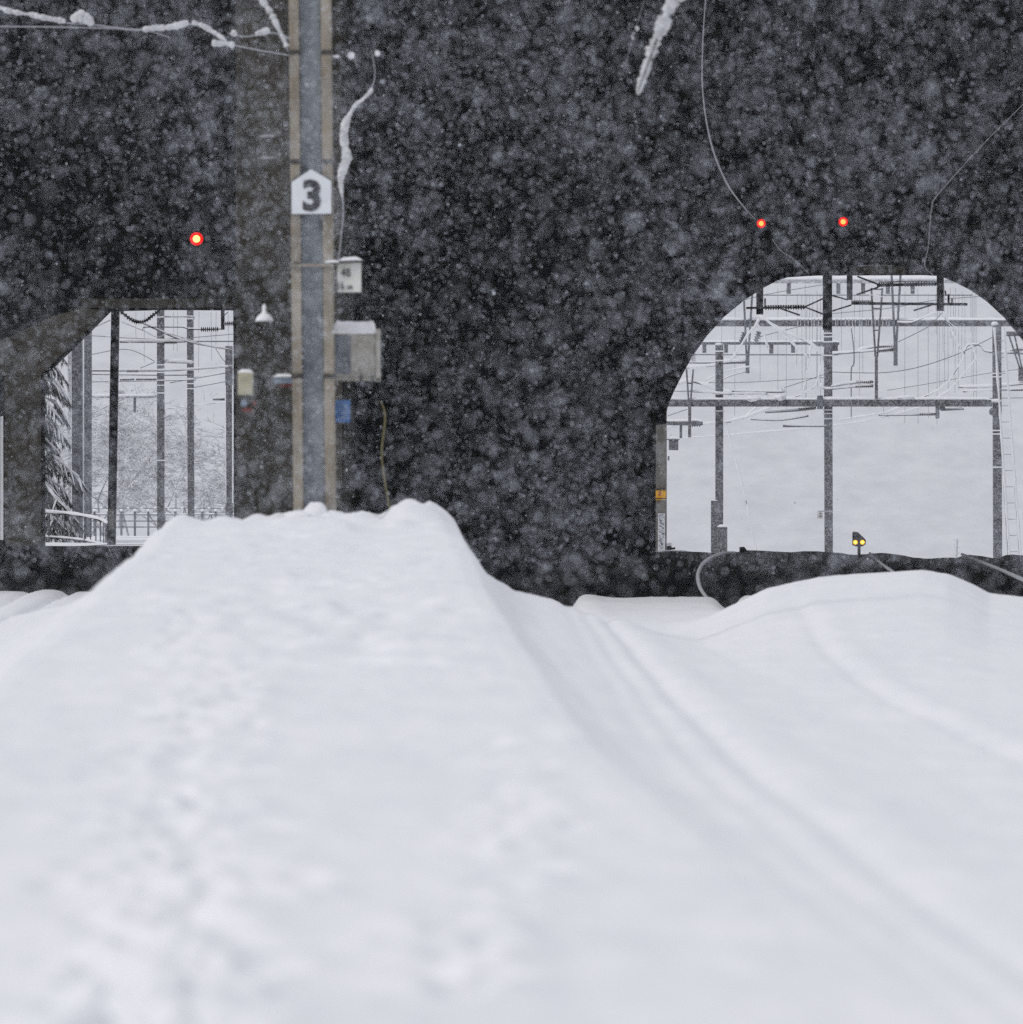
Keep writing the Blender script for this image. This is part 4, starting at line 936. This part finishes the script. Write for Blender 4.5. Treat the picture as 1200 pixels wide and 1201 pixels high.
# railing on the left
D = 176.0; s = D / F
rl = thing('snowy_railing', 'curved dark railing under a thick snow roll at the left opening', 'railing', P(90, 640, D))
top = smoothpts([(10, 598, D), (52, 601, D), (80, 603, D), (100, 606, D - .5), (118, 610, D - 1), (127, 615, D - 1.4)], 6)
bot = smoothpts([(10, 627, D), (52, 630, D), (80, 632, D), (100, 634.5, D - .5), (118, 638, D - 1), (127, 641, D - 1.4)], 6)
b = MB(); b.tube([P(*q) for q in top], 1.2 * s, 6); b.build('top_rail', M['black'], rl)
b = MB(); b.tube([P(*q) for q in bot], 1.1 * s, 6); b.build('bottom_rail', M['black'], rl)
b = MB(); b.tube([P(q[0], q[1] - 1.6, q[2]) for q in top], [2.0 * s * (1 + .15 * math.sin(i)) for i in range(len(top))], 8)
b.tube([P(q[0], q[1] - 1.4, q[2]) for q in bot], [1.4 * s * (1 + .2 * math.sin(i * 1.3)) for i in range(len(bot))], 8); b.build('snow_cover', M['snow_clump'], rl, smooth=True)
for k in range(14):
    t = (k + .5) / 14 * (len(top) - 1); i = int(t)
    b = MB(); w = 1.6 if k % 5 == 3 else .8
    b.tube([P(*top[i]), P(top[i][0], bot[i][1] + (6 if k % 5 == 3 else 0), top[i][2])], w * s, 5); b.build('baluster', M['pole_dark'], rl)

# fence
D = 205.0; s = D / F
fe = thing('snowy_fence', 'low pale post and rail fence crossing the left opening behind the poles', 'fence', P(190, 630, D))
b = MB()
for v in (596, 603.5, 611, 618): b.tube([P(40, v, D), P(320, v + .4, D)], (.45 if v < 600 else .7) * s, 5)
b.build('rails', M['wire'], fe)
b = MB()
for k in range(18):
    u = 48 + k * 15.8
    b = MB(); b.bar(P(u, 598, D - .05), P(u, 630, D - .05), 2.4 * s, 2.4 * s); b.build('post', M['pole_mid'], fe)
    b = MB(); b.blob(P(u, 598.5, D - .05), 2.3 * s, 2 * s, 1.8 * s); b.blob(P(u + 8, 595.6, D), 1.8 * s, 1.5 * s, 1.2 * s); b.build('snow_cap', M['snow_clump'], fe, smooth=True)
b = MB(); b.snowstrip(P(40, 603, D - .02), P(320, 603.4, D - .02), .06, .035); b.snowstrip(P(120, 630, 195), P(320, 630, 195), .5, .05); b.build('snow_cover', M['snow_clump'], fe, smooth=True)

# ---------------------------------------------------------------- conifer
cf = thing('snowy_conifer', 'dark conifer with drooping snow-loaded branches behind the left opening', 'tree', P(26, 650, 178))
D = 178.0; tx = P(14, 0, D).x; zb = zof(665, D); zt = zof(215, D)
b = MB(); b.tube([(tx, D, zb), (tx, D, zt)], [.16, .02], 8); b.build('trunk', M['bark'], cf)
ne = MB(); sn = MB(); br = MB(); R_ = random.Random(5)
H = zt - zb
for lev in range(19):
    f = .05 + .93 * lev / 18; z0 = zb + H * f + .35; rad = 2.05 * (1 - f) ** .75 + .1
    nb = 8 if lev < 13 else 6
    for k in range(nb):
        a = 2 * math.pi * (k + R_.random() * .8) / nb + lev * .9; L = rad * R_.uniform(.7, 1.08)
        pts = []
        for i in range(11):
            t = i / 10; r = L * t
            pts.append(Vector((tx + math.cos(a) * r + .03 * math.sin(i * 1.7 + k), D + math.sin(a) * r, z0 + .16 * L * t - .50 * L * t ** 2.8)))
        br.tube(pts, [.022 * (1 - .8 * i / 10) for i in range(11)], 4)
        sn.tube([p + Vector((0, 0, .03)) for p in pts[3:]], [max(.012, max(.0, .040) * (1 + 1.2 * mnoise.noise(p * 6))) for p in pts[3:]], 6)
        side = Vector((-math.sin(a), math.cos(a), 0)); fwd = Vector((math.cos(a), math.sin(a), -.5))
        for i in range(3, 11):
            p = pts[i]; w = .30 * L * (1 - .55 * i / 10) + .07
            for sgn in (-1, 1):
                tip = p + side * sgn * w + fwd * w * .6 + Vector((0, 0, -.8 * w - .03)); mid = p.lerp(tip, .5) + Vector((0, 0, .02))
                if R_.random() < .6:
                    sn.tube([p + Vector((0, 0, .02)), mid + Vector((0, 0, .022)), tip + Vector((0, 0, .01))], [.02, .026 * R_.uniform(.3, 1.3), .006], 5)
                br.tube([p, mid, tip], [.008, .006, .003], 3)
                for j in range(34):
                    q = p.lerp(mid, R_.random()) if j < 15 else mid.lerp(tip, R_.random())
                    dn = Vector((R_.uniform(-.06, .06), R_.uniform(-.06, .06), -R_.uniform(.04, .17))) + fwd * .03
                    e = Vector((R_.uniform(-1, 1), R_.uniform(-1, 1), 0)).normalized() * R_.uniform(.009, .017)
                    ne.add([q - e, q + e, q + dn + e * .3, q + dn - e * .3], [(0, 1, 2, 3)])
br.build('branches', M['bark'], cf); ne.build('needles', M['needles'], cf); sn.build('snow_load', M['snow_clump'], cf, smooth=True)

# frosted trees far behind
def frosted(u, D, vb, vt, seed, label):
    R2 = random.Random(seed); base = P(u, vb + 42, D); H = (vb - vt) * D / F * 2.15
    o = thing('frosted_tree', label, 'tree', base, 'frosted trees beyond the fence')
    tr = MB(); cr = MB(); n = [0]
    def grow(p, dr, L, r, lev):
        if n[0] > 1700: return
        n[0] += 1
        q = p; pts = [p]; d2 = dr.copy()
        for i in range(3):
            d2 = (d2 + Vector((R2.gauss(0, .16), R2.gauss(0, .16), R2.gauss(0, .08) - (.10 if lev > 2 else 0)))).normalized()
            q = q + d2 * L / 3; pts.append(q)
        (tr if lev < 2 else cr).tube(pts, [max(r, .012), max(r * .85, .011), max(r * .7, .010), max(r * .5, .008)], 5 if lev < 2 else 3)
        if lev < 6:
            for k in range(3 if lev < 5 else 4):
                t = R2.uniform(.35, 1); i = min(2, int(t * 3)); a = R2.uniform(0, 6.28)
                side = Vector((math.cos(a), math.sin(a), R2.uniform(-.1, .7))).normalized()
                grow(pts[i].lerp(pts[i + 1], t * 3 - i), (d2 * .55 + side * .75).normalized(), L * R2.uniform(.55, .82), r * .55, lev + 1)
    for k in range(3):
        grow(base + Vector((R2.uniform(-.3, .3), 0, 0)), Vector((R2.uniform(-.3, .3), 0, 1)).normalized(), H * .30, .045, 0)
    tr.build('trunk', M['frost_trunk'], o); cr.build('crown', M['frost'], o)
frosted(118, 212, 640, 470, 1, 'frosted leafless tree behind the faint pale pole')
frosted(165, 218, 636, 455, 2, 'frosted leafless tree left of the middle speckled pole')
frosted(208, 210, 632, 480, 3, 'frosted leafless tree between the two middle speckled poles')
frosted(243, 216, 634, 490, 4, 'low frosted tree between the right two speckled poles')
frosted(285, 220, 636, 470, 5, 'frosted tree half hidden by the right jamb of the left opening')
frosted(140, 214, 640, 485, 7, 'low frosted bush-like tree just right of the darkest pole')
frosted(262, 209, 640, 500, 8, 'low frosted tree close to the right jamb of the left opening')
frosted(70, 225, 640, 460, 6, 'frosted tree behind the dark conifer')

# ---------------------------------------------------------------- falling snow
def flakes(n, dmin, dmax, spread, rmean, seed, power=3.0):
    r = np.random.default_rng(seed)
    D = (dmin ** power + r.random(n) * (dmax ** power - dmin ** power)) ** (1 / power)
    u = U0 + (r.random(n) - .5) * 1200 * spread; v = 600 + (r.random(n) - .5) * 1200 * spread
    x = (u - U0) / F * D; z = (V0 - v) / F * D
    R = rmean * np.exp(r.normal(0, .30, n))
    return np.stack([x, D, z], 1), R
pa, ra = flakes(215000, 12, 54, 1.22, .0030, 1, 2.0)
patch = vnoise(pa[:, 0] / pa[:, 1] * 40 + 50, pa[:, 2] / pa[:, 1] * 40 + 50 + pa[:, 1] * .02, 71, .75, .75) + .6 * vnoise(pa[:, 0] / pa[:, 1] * 40 + 50, pa[:, 2] / pa[:, 1] * 40 + 50, 72, .3, .3)
patch = .50 + .50 * patch
kk_ = rng.random(len(pa)) < patch
pa, ra = pa[kk_], ra[kk_]
pc, rc_ = flakes(30000, 38, 80, 1.2, .0036, 5, 2.2)
pa = np.concatenate([pa, pc]); ra = np.concatenate([ra, rc_])
keep = pa[:, 2] > -1.0 - .0 * pa[:, 1] - np.clip((pa[:, 1] - 40) * .03, 0, 2.0)
pa, ra = pa[keep], ra[keep]
pb, rb_ = flakes(80000, 152.5, 330, 1.05, .0080, 2)
ub = U0 + pb[:, 0] / pb[:, 1] * F; vb_ = V0 - pb[:, 2] / pb[:, 1] * F
keep = (((ub > 700) & (ub < 1290)) | ((ub > 0) & (ub < 330))) & (vb_ > 290) & (vb_ < 650)
pb, rb_ = pb[keep], rb_[keep]
pos = np.concatenate([pa, pb]); rad = np.concatenate([ra, rb_]); n = len(pos)
base = np.array([(1, 0, 0), (-1, 0, 0), (0, 1, 0), (0, -1, 0), (0, 0, 1), (0, 0, -1)], float)
tri = np.array([(0, 2, 4), (2, 1, 4), (1, 3, 4), (3, 0, 4), (2, 0, 5), (1, 2, 5), (3, 1, 5), (0, 3, 5)])
jit = base[None] * rng.uniform(.6, 1.3, (n, 6, 1)) + rng.normal(0, .18, (n, 6, 3))
co = (pos[:, None, :] + jit * rad[:, None, None]).reshape(-1, 3).astype(np.float32)
tv = (tri[None] + (np.arange(n) * 6)[:, None, None]).reshape(-1, 3)
me = bpy.data.meshes.new('falling_snow')
me.vertices.add(len(co)); me.vertices.foreach_set('co', co.ravel())
me.loops.add(tv.size); me.loops.foreach_set('vertex_index', tv.ravel().astype(np.int32))
me.polygons.add(len(tv)); me.polygons.foreach_set('loop_start', (np.arange(len(tv)) * 3).astype(np.int32))
me.polygons.foreach_set('use_smooth', np.ones(len(tv), bool))
me.update(calc_edges=True); me.materials.append(M['flake'])
o = bpy.data.objects.new('falling_snow', me); C.objects.link(o)
tag(o, 'dense falling snowflakes filling the air', 'snowfall', kind='stuff')

# ---------------------------------------------------------------- haze
HAZE = 0.00012
if HAZE:
    b = MB(); b.box(-171, 171, -16, 601, -18, 100)
    hm = bpy.data.materials.new('snow haze'); hm.use_nodes = True; nt = hm.node_tree; nt.nodes.clear()
    out = nt.nodes.new('ShaderNodeOutputMaterial'); pv = nt.nodes.new('ShaderNodeVolumePrincipled')
    pv.inputs['Color'].default_value = (.90, .92, .95, 1); pv.inputs['Density'].default_value = HAZE
    nt.links.new(pv.outputs['Volume'], out.inputs['Volume'])
    tag(b.build('haze', hm), 'thin pale snow haze in the air', 'haze', kind='stuff')

# ---------------------------------------------------------------- light
ELEV, ROT = math.radians(42), math.radians(238)
w = bpy.data.worlds.new('World'); SC.world = w; w.use_nodes = True; nt = w.node_tree
bg = nt.nodes['Background']; sky = nt.nodes.new('ShaderNodeTexSky'); sky.sky_type = 'NISHITA'
sky.sun_disc = False; sky.sun_elevation = ELEV; sky.sun_rotation = ROT
mx = nt.nodes.new('ShaderNodeMix'); mx.data_type = 'RGBA'; mx.inputs['Factor'].default_value = .86
mx.inputs['B'].default_value = (6.4, 6.5, 6.88, 1)
nt.links.new(sky.outputs['Color'], mx.inputs['A']); nt.links.new(mx.outputs['Result'], bg.inputs['Color'])
bg.inputs['Strength'].default_value = .1
sd = bpy.data.lights.new('sun', 'SUN'); sd.energy = .9; sd.angle = math.radians(12); sd.color = (1, .97, .93)
so = bpy.data.objects.new('sun', sd); C.objects.link(so)
dirv = Vector((math.sin(ROT) * math.cos(ELEV), math.cos(ROT) * math.cos(ELEV), math.sin(ELEV)))
so.rotation_euler = dirv.to_track_quat('Z', 'Y').to_euler()

# ---------------------------------------------------------------- camera
cd = bpy.data.cameras.new('camera'); cam = bpy.data.objects.new('camera', cd); C.objects.link(cam)
cd.sensor_width = 36; cd.lens = F / 1200 * 36; cd.clip_end = 2000; cd.clip_start = .1
cam.location = (0, 0, 0)
cam.rotation_euler = (math.pi / 2 - math.atan((600.5 - V0) / F), 0, 0)
cd.dof.use_dof = True; cd.dof.focus_distance = 165; cd.dof.aperture_fstop = 5.8
SC.camera = cam
SC.view_settings.view_transform = 'Standard'; SC.view_settings.look = 'None'
SC.view_settings.exposure = .07; SC.view_settings.gamma = 1
SC.cycles.max_bounces = 5; SC.cycles.diffuse_bounces = 3; SC.cycles.volume_bounces = 1
SC.cycles.use_adaptive_sampling = False
SC.cycles.use_denoising = False
